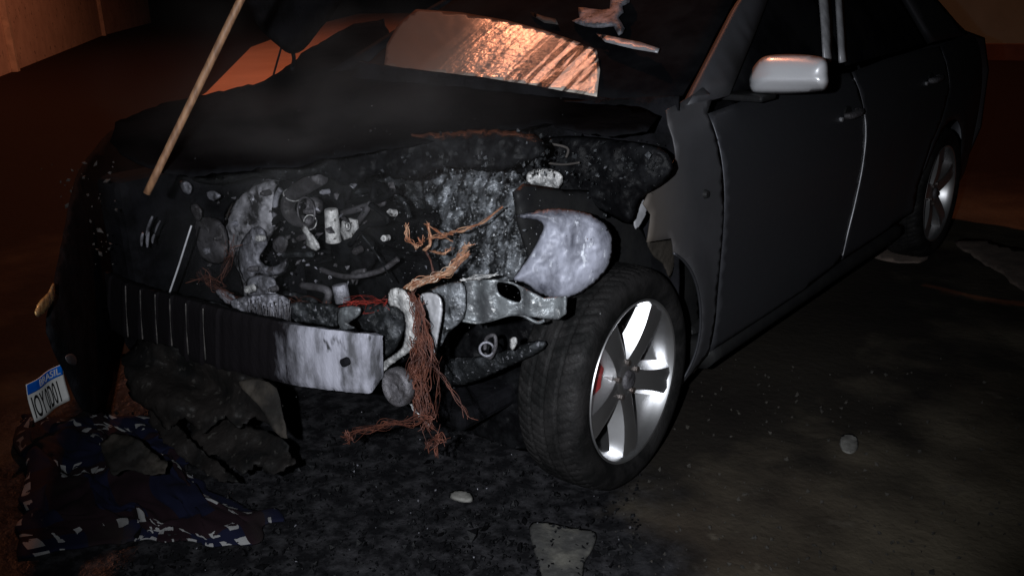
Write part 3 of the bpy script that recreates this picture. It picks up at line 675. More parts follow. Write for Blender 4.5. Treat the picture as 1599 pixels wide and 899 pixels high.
# radiator support bracket, white strip, horn
lump('bracket', [(608, 452), (628, 450), (640, 462), (652, 470), (660, 492), (655, 520), (645, 545), (625, 560), (608, 572), (592, 588), (590, 572), (610, 556), (628, 540), (632, 515), (630, 492), (618, 480), (606, 478)], (1, -.60), M['alulight'], bulge=.014, bw=9, step=4, namp=.006, nsc=40)
lump('bracket', [(655, 462), (668, 456), (684, 460), (691, 475), (690, 500), (684, 530), (680, 562), (674, 560), (672, 520), (668, 490), (660, 478)], (1, -.57), M['trim'], bulge=.012, bw=8, step=3, namp=.003)
lump('bracket', [(528, 482), (560, 478), (562, 492), (545, 505), (556, 512), (530, 514)], (1, -.62), M['panel'], bulge=.012, bw=9, step=4, namp=.008, nsc=40)
lump('radiator_support', [(560, 480), (610, 474), (632, 492), (630, 520), (616, 548), (592, 560), (588, 522), (562, 514)], (1, -.55), M['ashdk'], bulge=.03, bw=20, step=6, namp=.02, nsc=25)
lump('support_panel', [(672, 452), (720, 440), (728, 470), (722, 500), (700, 520), (688, 540), (684, 500), (690, 470)], (1, -.50), M['ash'], bulge=.02, bw=18, step=6, namp=.015, nsc=25)
hc = on(620, 604, (1, -.66)); hn = Vector((-.02, -.97, .12)).normalized()
rot = Vector((1, 0, 0)).rotation_difference(hn).to_matrix().to_4x4()
me = lathe_mesh([(0, .0), (.004, .010), (.006, .016), (.0, .022), (.004, .032), (.012, .038), (.006, .045), (-.012, .046), (-.020, .03), (-.02, 0)], n=36)
horn = link('horn', me, M['aludk'], CAR); horn.matrix_world = Matrix.Translation(hc) @ rot

# engine front details
E = (1, -.30)
lump('engine_cover', [(350, 335), (372, 308), (400, 298), (425, 305), (432, 330), (425, 352), (398, 362), (380, 385), (372, 410), (355, 390)], (1, -.25), M['brown'], bulge=.05, bw=25, step=6)
lump('manifold_flap', [(390, 292), (410, 282), (438, 275), (428, 290), (421, 316), (404, 306)], (1, -.27), M['alu'], bulge=.02, bw=9, step=4)
tube('intake_pipe', [on(500, 276, E), on(478, 290, E), on(456, 305, E), on(449, 325, E), on(460, 342, E), on(485, 348, E)], lambda t: .026 - .008 * t, M['aludk'], CAR, k=14)
tube('hose', [on(438, 296, E), on(431, 310, E), on(429, 335, E), on(425, 352, E)], .009, M['alu'], CAR, k=10)
for (cx, cy, r, pl) in ((488, 321, .024, -.33), (470, 300, .030, -.25)):
    me = lathe_mesh([(.0, .004), (.003, r * .5), (.0, r * .62), (.006, r * .72), (.006, r), (-.02, r), (-.02, .0)], n=28)
    o = link('pulley', me, M['aludk'] if cx == 488 else M['soot_wet'], CAR); o.matrix_world = Matrix.Translation(on(cx, cy, (1, pl))) @ rot
lump('pump_housing', [(374, 385), (385, 365), (398, 354), (412, 358), (418, 380), (406, 400), (412, 412), (428, 416), (447, 405), (446, 420), (438, 428), (420, 432), (400, 428), (396, 448), (382, 440), (372, 415)], (1, -.33), M['alu'], bulge=.035, bw=14, step=4, namp=.006)
lump('pump_base', [(384, 440), (398, 430), (425, 432), (432, 445), (430, 462), (420, 470), (390, 468)], (1, -.35), M['alu'], bulge=.03, bw=14, step=4, namp=.01, nsc=30)
lump('impeller', [(424, 378), (436, 368), (450, 374), (446, 392), (436, 398), (426, 390)], (1, -.28), M['aludk'], bulge=.02, bw=8, step=4)
lump('linkage', [(470, 358), (478, 352), (484, 362), (492, 370), (500, 386), (492, 392), (478, 384), (476, 372)], (1, -.33), M['alulight'], bulge=.016, bw=6, step=3, namp=.006, nsc=50)
V, Fc = [], []; cyl_into(V, Fc, on(521, 378, (1, -.26)), on(517, 326, (1, -.26)), .024, 22, .020); bevel(link('cylinder', mesh(V, Fc), M['alulight'], CAR), .004)
sheet('mounting_lug', [(536, 345), (545, 340), (556, 344), (558, 356), (562, 366), (556, 376), (550, 370), (540, 374), (533, 362)], (1, -.26), M['alulight'], CAR, holes=[[(543, 348), (549, 347), (551, 353), (546, 356), (542, 353)]], step=3, thick=.014)
V, Fc = [], []; cyl_into(V, Fc, on(536, 472, (1, -.45)), on(530, 444, (1, -.45)), .021, 22); bevel(link('cylinder', mesh(V, Fc), M['alu'], CAR), .003)
lump('cylinder_tab', [(541, 441), (546, 434), (543, 446)], (1, -.46), M['alu'], bulge=.004, bw=3, step=2)
lump('round_cover', [(520, 370), (560, 362), (585, 378), (588, 405), (570, 428), (540, 430), (520, 410)], (1, -.22), M['soot_wet'], bulge=.04, bw=25, step=7, namp=.004)
lump('radiator_remains', [(360, 470), (385, 462), (430, 458), (452, 470), (450, 500), (420, 500), (390, 494), (366, 486)], (1, -.60), M['alu'], bulge=.03, bw=14, step=4, namp=.022, nsc=45)
lump('radiator_remains', [(452, 474), (490, 472), (530, 480), (528, 510), (490, 506), (455, 500)], (1, -.60), M['ashdk'], bulge=.02, bw=12, step=5, namp=.02, nsc=40)
lump('hose_end', [(335, 455), (345, 452), (366, 462), (368, 474), (352, 474)], (1, -.55), M['alu'], bulge=.012, bw=6, step=4)
lump('radiator_top', [(296, 478), (330, 470), (370, 484), (410, 494), (408, 506), (350, 496), (300, 494)], (1, -.64), M['ashdk'], bulge=.02, bw=10, step=5, namp=.015, nsc=30)
lump('alternator', [(300, 352), (318, 338), (344, 345), (356, 372), (352, 405), (330, 412), (308, 395)], (1, -.35), M['aludk'], bulge=.04, bw=22, step=6, namp=.012, nsc=25)
lump('bolt_cluster', [(279, 285), (292, 283), (300, 292), (296, 304), (284, 300)], (1, -.40), M['alu'], bulge=.014, bw=6, step=3, namp=.008, nsc=50)
lump('bolt_cluster', [(322, 300), (335, 298), (345, 306), (334, 314), (324, 310)], (1, -.35), M['alu'], bulge=.014, bw=6, step=3, namp=.008, nsc=50)
lump('bolt_cluster', [(296, 322), (306, 318), (316, 330), (312, 345), (302, 340)], (1, -.38), M['aludk'], bulge=.014, bw=6, step=3, namp=.008, nsc=50)
for x, y, yy, rr in ((404, 372, -.37, .007), (392, 420, -.39, .006), (388, 452, -.42, .008), (424, 452, -.41, .006), (412, 302, -.34, .006), (366, 350, -.33, .007), (480, 330, -.36, .006), (505, 300, -.34, .005), (468, 372, -.36, .006), (556, 392, -.30, .007), (575, 352, -.26, .006), (600, 372, -.24, .006), (610, 332, -.22, .007), (338, 372, -.38, .006), (322, 392, -.38, .007)):
    c_ = on(x, y, (1, yy)); V, Fc = [], []; dv = Vector((random.uniform(-.2, .4), -1, random.uniform(-.1, .3))).normalized()
    cyl_into(V, Fc, c_ - dv * .02, c_ + dv * .003, rr * 1.5, 20); cyl_into(V, Fc, c_ + dv * .0032, c_ + dv * .011, rr, 6, rr * .92)
    link('bolt', mesh(V, Fc), random.choice([M['alulight'], M['aludk'], M['alu']]), CAR, False)
V, Fc = [], []
for k_ in range(34):
    x = 384 + k_ * 2.1 + random.uniform(-1.5, 1.5); y0_ = 474 + random.uniform(-10, 12); y1_ = 492 + k_ * .35 + random.uniform(-6, 3)
    tube_into(V, Fc, [on(x, y0_, (1, -.635)), on(x + random.uniform(-2, 2), .5 * (y0_ + y1_), (1, -.64)), on(x + random.uniform(-1, 1), y1_, (1, -.64))], .0011, 4)
link('radiator_fins', mesh(V, Fc), M['aludk'], CAR)
def ring(name, c, nn, R_, rr, m, nseg=26):
    nn = Vector(nn).normalized(); a_ = nn.orthogonal().normalized(); b2 = nn.cross(a_)
    V, Fc = [], []; pts = [Vector(c) + (a_ * cos(2 * pi * i / nseg) + b2 * sin(2 * pi * i / nseg)) * R_ for i in range(nseg + 1)]
    tube_into(V, Fc, pts, rr, 6, False); return link(name, mesh(V, Fc), m, CAR)
ring('hose_clamp', on(456, 305, (1, -.30)), (.4, 0, .6), .026, .0022, M['alulight'])
ring('hose_clamp', on(484, 347, (1, -.30)), (1, -.1, .1), .022, .002, M['alulight'])
ring('drive_belt', on(478, 330, (1, -.36)), (-.02, -.97, .12), .040, .003, M['aludk'])
ring('seal_ring', on(542, 353, (1, -.29)), (.1, -.97, .12), .011, .002, M['alulight'])
ring('seal_ring', on(760, 545, (1, -.36)), (.5, -.8, .1), .018, .0035, M['alu'])
tube('pipe', [on(556, 300, (1, -.15)), on(590, 296, (1, -.16)), on(628, 312, (1, -.2)), on(640, 340, (1, -.22))], .007, M['ashdk'], CAR)
tube('pipe', [on(500, 420, (1, -.3)), on(540, 432, (1, -.32)), on(590, 424, (1, -.3)), on(622, 404, (1, -.28))], .008, M['aludk'], CAR)
tube('cable', [on(560, 360, (1, -.26)), on(590, 400, (1, -.28)), on(612, 440, (1, -.34))], .0025, M['ashdk'], CAR)
# headlamp remains: bright strips on the far side
HPn = (1, -.62)
for a, b, rr in (((238, 338), (228, 368), .0045), ((250, 345), (242, 364), .003), ((223, 364), (221, 384), .005), ((232, 362), (230, 386), .005), ((241, 366), (238, 380), .004)):
    tube('headlamp_strip', [on(*a, HPn), on(.5 * (a[0] + b[0]) - 1, .5 * (a[1] + b[1]), HPn), on(*b, HPn)], lambda t, rr=rr: rr * (.35 + .65 * sin(pi * min(1, .15 + t * .8))), M['alu'], CAR)
tube('lock_rod', [on(299, 352, (1, -.60)), on(290, 380, (1, -.62)), on(279, 415, (1, -.64)), on(265, 456, (1, -.66))], .0028, M['trim'], CAR)
FP_ = pln((-.90, -.55, .5), (-.62, -.72, .5), (-.8, -.6, 1))
# bits on the far headlamp side
lump('indicator_lens', [(84, 440), (86, 462), (80, 476), (62, 494), (54, 488), (62, 470), (74, 458)], FP_, M['amber'], depth=lambda x, y: .10, bulge=.02, bw=6, step=3, namp=.006, nsc=40)
lump('lens_fragment', [(102, 556), (112, 552), (120, 560), (118, 570), (106, 566)], FP_, M['aludk'], depth=lambda x, y: .115, bulge=.012, bw=5, step=3)

# wiring: bundles of bare copper strands
def bundle(name, pts, m, parent, n=7, spread=.008, r=.0013, rmul=1):
    V, Fc = [], []; r *= .5; n = int(n * 1.7)
    for s in range(n):
        q = []; P_ = [Vector(p) for p in pts]
        for i, p in enumerate(P_):
            q.append(p + Vector([random.gauss(0, spread * 1.25) for _ in range(3)]))
            if i < len(P_) - 1: q.append(p.lerp(P_[i + 1], random.uniform(.35, .65)) + Vector([random.gauss(0, spread * .9) for _ in range(3)]))
        if random.random() < .35: q = q[:max(3, int(len(q) * random.uniform(.5, .95)))]
        tube_into(V, Fc, spline(q, 4), r * random.choice((.6, .7, .8, 1, 1.2, 1.9)) * rmul, 5)
    return link(name, mesh(V, Fc), m, parent, True)
W1 = pln((.5, -.50, .5), (.8, -.45, .5), (.5, -.42, .8))
def wp(*ps, pl=W1): return [on(x, y, pl) for x, y in ps]
har = bundle('wiring_harness', wp((612, 470), (640, 448), (670, 436), (700, 424), (730, 396)), M['copper'], CAR, 14, .005, .0016)
bundle('wire', wp((625, 462), (650, 444), (680, 434), (712, 414)), M['wirepale'], har, 5, .005, .0017)
W2 = pln((.3, -.38, .5), (.7, -.34, .5), (.3, -.32, .8))
bundle('wire', wp((668, 372), (690, 368), (720, 360), (755, 346), (785, 324), pl=W2), M['copper'], har, 4, .0025, .0028)
bundle('wire', wp((635, 352), (636, 372), (648, 386), (660, 380), (660, 372), pl=W2), M['copper'], har, 5, .004, .0026)
bundle('wire', wp((668, 350), (672, 368), (670, 384), (662, 390), pl=W2), M['copper'], har, 3, .002, .0032)
bundle('wire', wp((665, 348), (682, 362), (706, 376), pl=W2), M['copper'], har, 3, .002, .0022)
bundle('wire', wp((675, 392), (695, 395), (706, 388), pl=W2), M['copper'], har, 4, .003, .002)
bundle('wire', wp((666, 393), (672, 408), (677, 428), pl=W2), M['rust'], har, 3, .002, .0022)
bundle('wire', wp((732, 384), (722, 392), (712, 404), (700, 420), pl=W2), M['copper'], har, 7, .005, .002)
bundle('wire', wp((722, 436), (745, 434), (774, 428)), M['alulight'], har, 5, .003, .0022)
W3 = (1, -.64)
bundle('wire', wp((640, 458), (650, 480), (654, 510), (662, 545), (668, 575), pl=W3), M['rust'], har, 12, .006, .0016)
bundle('wire', wp((655, 470), (662, 500), (666, 530), (678, 565), pl=W3), M['rust'], har, 8, .004, .002)
bundle('wire', wp((655, 530), (650, 565), (648, 600), (655, 640), (668, 665), pl=W3), M['rust'], har, 22, .010, .0014)
bundle('wire', wp((668, 560), (662, 600), (672, 640), (674, 662), pl=W3), M['rust'], har, 8, .007, .0013)
bundle('wire', wp((676, 570), (700, 600), (725, 640), (738, 660), pl=W3), M['rust'], har, 3, .004, .0012)
bundle('wire', wp((680, 560), (684, 600), (682, 650), pl=W3), M['rust'], har, 4, .006, .001)
bundle('wire', wp((640, 630), (655, 650), (668, 664), pl=W3), M['alulight'], har, 2, .002, .0016)
bundle('wire', wp((540, 686), (560, 674), (600, 664), (640, 658), (668, 650), pl=(1, -.68)), M['rust'], har, 9, .006, .0015)
bundle('wire', wp((540, 676), (548, 684), (542, 694), pl=(1, -.69)), M['rust'], har, 6, .004, .002)
bundle('wire', wp((684, 676), (682, 690), (680, 712), pl=(1, -.66)), M['rust'], har, 5, .003, .002)
bundle('wire', wp((664, 700), (675, 692), (684, 680), (700, 690), pl=(1, -.66)), M['rust'], har, 6, .006, .0014)
bundle('wire', wp((470, 482), (510, 492), (560, 484), (610, 468), pl=(1, -.56)), M['redwire'], har, 9, .009, .0013)
bundle('wire', wp((312, 425), (335, 445), (360, 462), (400, 478), pl=(1, -.55)), M['rust'], har, 9, .012, .0014)
bundle('wire', wp((360, 380), (352, 410), (345, 440), pl=(1, -.45)), M['rust'], har, 6, .01, .0014)
bundle('wire', wp((440, 470), (470, 478), (520, 486), pl=(1, -.57)), M['rust'], har, 8, .01, .0013)
bundle('wire', wp((610, 478), (560, 470), (540, 476), pl=(1, -.52)), M['redwire'], har, 5, .006, .0012)

# charred rubble filling the bay: nobody could count it
def rubble(name, n, fn, m, parent=None, rmin=.003, rmax=.012, **props):
    V, Fc = [], []
    for _ in range(n):
        c = fn()
        if c is None: continue
        r = rmin + (rmax - rmin) * random.random() ** 3
        b = len(V); ax = [Vector([random.gauss(0, 1) for _ in range(3)]).normalized() for _ in range(6)]
        u = ax[0]; v = u.cross(ax[1]).normalized(); w_ = u.cross(v)
        s = [random.uniform(.4, 1.4) * r for _ in range(6)]
        V += [c + u * s[0], c - u * s[1], c + v * s[2], c - v * s[3], c + w_ * s[4] * .6, c - w_ * s[5] * .6]
        for f in ((0, 2, 4), (2, 1, 4), (1, 3, 4), (3, 0, 4), (2, 0, 5), (1, 2, 5), (3, 1, 5), (0, 3, 5)): Fc.append(tuple(b + i for i in f))
    return link(name, mesh(V, Fc), m, parent, False, **props)
def bay():
    px, py = random.uniform(280, 960), random.uniform(262, 500)
    return on(px, py, (1, random.uniform(-.12, .15)))
rubble('charred_debris', 900, bay, M['ashdk'], CAR, .002, .009, kind='stuff')
rubble('ash_flakes', 260, lambda: on(random.gauss(730, 60), random.gauss(350, 55), (1, random.uniform(-.3, -.15))), M['ash'], CAR, .0015, .005, kind='stuff')
CR_ = pln((-.3, -.42, .8), (.5, -.36, .8), (.1, -.30, 1.0))
def crust():
    px, py = random.uniform(320, 860), random.gauss(245, 18)
    q = on(px, py, CR_); return q + (CC - q).normalized() * random.uniform(.0, .035)
rubble('charred_flakes', 700, crust, M['ashdk'], CAR, .002, .010, kind='stuff')
rubble('charred_flakes', 300, lambda: on(random.uniform(840, 1030), random.gauss(262, 22), (1, random.uniform(-.02, .05))), M['ashdk'], CAR, .002, .009, kind='stuff')
def eng():
    px, py = random.gauss(440, 75), random.gauss(385, 65)
    if py < 275 or py > 500 or px < 290: return None
    return on(px, py, (1, random.uniform(-.36, -.12)))
rubble('metal_scrap', 170, eng, M['aludk'], CAR, .004, .017, kind='stuff')
rubble('metal_chips', 130, eng, M['alu'], CAR, .002, .012, kind='stuff')
for _ in range(16):
    x0, y0 = random.uniform(300, 620), random.uniform(290, 470); yy = random.uniform(-.30, -.12); q = []
    for k in range(4): q.append(on(x0, y0, (1, yy))); x0 += random.uniform(-45, 45); y0 += random.uniform(-20, 38)
    tube('hose', q, random.uniform(.004, .012), random.choice([M['ashdk'], M['soot_wet'], M['aludk']]), CAR)
rubble('added_glints', 260, lambda: on(random.gauss(725, 55), random.gauss(370, 45), (1, random.uniform(-.36, -.26))), M['bead'], CAR, .0008, .0026, kind='stuff')  # shiny shards added to make the burnt mass sparkle
rubble('added_glints', 160, lambda: on(random.uniform(300, 960), random.uniform(250, 620), (1, random.uniform(-.5, -.2))), M['bead'], CAR, .0006, .0022, kind='stuff')
def hoodbit():
    px, py = random.uniform(230, 900), random.uniform(150, 270)
    if not inside((px, py), HOOD): return None
    q = on(px, py, HP); return q + (CC - q).normalized() * .02
rubble('sparkle_beads', 26, hoodbit, M['bead'], CAR, .0008, .0024, kind='stuff')
rubble('lamp_shards', 60, lambda: on(random.gauss(140, 26), random.uniform(250, 420), (1, random.uniform(-.75, -.68))), M['brown'], CAR, .003, .014, kind='stuff')

# ------------------------------------------------------------------ wheels
def tread(a, j):
    return 0
def build_wheel(name, rimm, loc, steer):
    # tyre
    W_ = .178; R = .312; prof = []
    prof += [(-.012, .226), (.0, .232), (.006, .245), (.010, .262), (.008, .282), (.000, .294), (-.010, .303)]
    nt_ = 34
    for i in range(nt_ + 1):
        u = i / nt_; x = -.014 - u * (W_ - .028); crown = .312 - .006 * (2 * u - 1) ** 4 - .001 * (2 * u - 1) ** 2
        prof.append((x, crown))
    prof += [(-W_ + .010, .303), (-W_, .294), (-W_ - .008, .282), (-W_ - .010, .262), (-W_ - .004, .240), (-W_ + .012, .226), (-W_ + .03, .205)]
    prof.insert(0, (-.03, .21)); k0 = 8; n = 432
    def hf(a, j):
        i = j - k0
        if i < 0 or i > nt_: 
            return 0
        u = i / nt_
        if min(abs(u - g) for g in (.24, .5, .76)) < .022: return -.007
        pitch = 72; ph = (a * pitch / (2 * pi) + (u * 3.0 if u < .5 else (1 - u) * 3.0)) % 1
        if (u < .22 or u > .78) and ph < .17: return -.006
        if (.22 < u < .78) and ph < .17: return -.0035
        return 0
    tm = lathe_mesh(prof, n=n, hf=hf)
    # rim barrel
    me = lathe_mesh([(-.006, .2235), (.000, .2285), (.003, .2265), (.001, .2215), (-.008, .215), (-.025, .208), (-.06, .200), (-.15, .190), (-.185, .200), (-.195, .21)], n=96)
    bm = bmesh.new(); bm.from_mesh(me); bpy.data.meshes.remove(me)
    R0 = .046; R1 = .2165
    for s in range(5):
        th = radians(38 + 72 * s)
        er = Vector((0, sin(th), cos(th))); et = Vector((0, cos(th), -sin(th)))
        rows = []
        N = 12
        for i in range(N + 1):
            t = i / N; r = R0 - .012 + (R1 - R0 + .012) * t
            wf = .020 + .020 * t ** 1.3 + (.012 * (1 - t) ** 3)          # half width of face
            wb = wf + .013 + .008 * (1 - t) * t * 4 * .6
            xf = -.006 - .022 * (1 - t) ** 2 + .002 * sin(pi * t); xb = xf - .036 - .02 * (1 - t)
            pr = [(-wb, xb), (-wf, xf - .003), (-wf * .55, xf + .001), (0, xf - .003), (wf * .55, xf + .001), (wf, xf - .003), (wb, xb)]
            rows.append([bm.verts.new(er * r + et * a + Vector((b, 0, 0))) for a, b in pr])
        for i in range(N):
            for j in range(6): bm.faces.new((rows[i][j], rows[i][j + 1], rows[i + 1][j + 1], rows[i + 1][j]))
            bm.faces.new((rows[i][6], rows[i][0], rows[i + 1][0], rows[i + 1][6]))
    # hub disc
    hub = [(-.018, .0), (-.016, .030), (-.020, .050), (-.030, .064), (-.06, .070), (-.08, .07)]
    n_ = 48; rows = []
    for i in range(n_):
        a = 2 * pi * i / n_; rows.append([bm.verts.new(Vector((x - .006, r * sin(a), r * cos(a)))) for x, r in hub[1:]])
    for i in range(n_):
        for j in range(len(hub) - 2): bm.faces.new((rows[i][j], rows[i][j + 1], rows[(i + 1) % n_][j + 1], rows[(i + 1) % n_][j]))
    bm.faces.new([r[0] for r in rows])
    bmesh.ops.recalc_face_normals(bm, faces=bm.faces)
    whl = bm_obj(name, bm, rimm, CAR, True)
    es = whl.modifiers.new('e', 'EDGE_SPLIT'); es.split_angle = radians(32)
    link('tyre', tm, M['tyre'], whl)
    link('centre_cap', lathe_mesh([(-.014, .0005), (-.012, .018), (-.014, .024), (-.022, .028), (-.04, .028)], n=32), M['aludk'], whl)
    for s in range(5):
        th = radians(38 + 36 + 72 * s); V, Fc = [], []
        p = Vector((-.024, .050 * sin(th), .050 * cos(th)))
        cyl_into(V, Fc, p - Vector((.02, 0, 0)), p + Vector((.006, 0, 0)), .0095, 6, .0085); link('wheel_nut', mesh(V, Fc), M['disc'], whl, False)
    link('brake_disc', lathe_mesh([(-.095, .07), (-.088, .075), (-.088, .145), (-.112, .145), (-.112, .07)], n=64), M['disc'], whl)
    V, Fc = [], []
    a0 = radians(245)
    bm = bmesh.new()
    for i in range(11):
        a = radians(258 + i * 5.6)
        rr = [bm.verts.new(Vector((x, r * sin(a), r * cos(a)))) for x, r in ((-.045, .098), (-.042, .165), (-.055, .184), (-.125, .184), (-.125, .098))]
        if i: [bm.faces.new((prev[j], prev[(j + 1) % 5], rr[(j + 1) % 5], rr[j])) for j in range(5)]
        else: bm.faces.new(rr)
        prev = rr
    bm.faces.new(list(reversed(prev))); bmesh.ops.recalc_face_normals(bm, faces=bm.faces)
    bevel(bm_obj('brake_caliper', bm, M['caliper'], whl), .008)
    whl.location = loc; whl.rotation_euler = (0, 0, steer)
    return whl
fw = build_wheel('wheel', M['rim'], (.872, 0, .312), .053)
def copy_wheel(loc, rz, mm=None):
    c = fw.copy(); COL.objects.link(c); c.parent = CAR; c.location = loc; c.rotation_euler = (0, 0, rz)
    for ch in list(fw.children):
        d = ch.copy(); COL.objects.link(d); d.parent = c
    return c
rw = copy_wheel((.866, 2.64, .312), 0); rw.rotation_euler = (radians(-30), 0, 0)
copy_wheel((-.866, 2.64, .312), pi); copy_wheel((-.866, 0, .312), pi)

# ------------------------------------------------------------------ loose things
# broom handle
a = on(229, 302, (1, -.93)); b = on(378, -4, (1, -.74)); d = (b - a)
V, Fc = [], []; tube_into(V, Fc, [a + d * (i / 16 * 1.9) for i in range(17)], .0086, 14)
link('wooden_pole', mesh(V, Fc), M['wood'], None, True, label='long wooden broom handle standing aslant in the burnt engine bay', category='pole')

# licence plate, standing on edge
TL = at(40, 600, 2, .205); TR = at(95, 563, 2, .215)
TR.z = TL.z; ux = TR - TL; wd = ux.length; ux.normalize(); uz = Vector((0, 0, -1)); ht = .13
nz_ = Vector((ux.y, -ux.x, 0)); nz_ = nz_ if nz_.dot(CC - TL) > 0 else -nz_

plate = empty('licence_plate', TL, label='white licence plate with blue top band leaning upright at the left edge of the rug', category='licence plate')
R4 = Matrix(((ux.x, -uz.x, nz_.x, 0), (ux.y, -uz.y, nz_.y, 0), (ux.z, -uz.z, nz_.z, 0), (0, 0, 0, 1)))
plate.matrix_world = Matrix.Translation(TL) @ R4
wd = min(wd, .42)
def bend(x, y): return .006 * sin(x / wd * pi * 2.2) + .004 * sin(y / ht * 4)
def plate_grid(x0, x1, y0, y1, off, th):
    V = []; nx_, ny_ = 24, 8
    for j in range(ny_ + 1):
        for i in range(nx_ + 1):
            x = x0 + (x1 - x0) * i / nx_; y = y0 + (y1 - y0) * j / ny_; V.append(Vector((x, y, bend(x, y) + off)))
    Fc = [(j * (nx_ + 1) + i, j * (nx_ + 1) + i + 1, (j + 1) * (nx_ + 1) + i + 1, (j + 1) * (nx_ + 1) + i) for j in range(ny_) for i in range(nx_)]
    return mesh(V, Fc)
o = link('plate_sheet', plate_grid(0, wd, -ht, 0, 0, 0), M['white'], plate); o.modifiers.new('s', 'SOLIDIFY').thickness = -.0015
bh = ht * .29
o = link('blue_band', plate_grid(.002, wd - .002, -bh, -.002, .001, 0), M['blue'], plate); o.modifiers.new('s', 'SOLIDIFY').thickness = -.0008
def text(name, s, size, x, y, m, sx=1, off=.0022):
    c = bpy.data.curves.new(name, 'FONT'); c.body = s; c.size = size; c.extrude = .0006; c.offset = .0004 * size / .1
    t = bpy.data.objects.new(name + '_tmp', c); COL.objects.link(t)
    bpy.context.view_layer.update()
    me = bpy.data.meshes.new_from_object(t.evaluated_get(bpy.context.evaluated_depsgraph_get())); bpy.data.objects.remove(t)
    for v in me.vertices:
        v.co.x = v.co.x * sx + x; v.co.y += y; v.co.z += bend(v.co.x, v.co.y) + off
    o = link(name, me, m, plate, False); return o
text('country_name', 'BRASIL', bh * .9, wd * .30, -bh * .80, M['white'], 1)
text('plate_number', 'IOY 0D01', (ht - bh) * 1.12, wd * .035, -ht + ht * .08, M['ink'], wd * .93 / ((ht - bh) * 1.12 * 4.75))

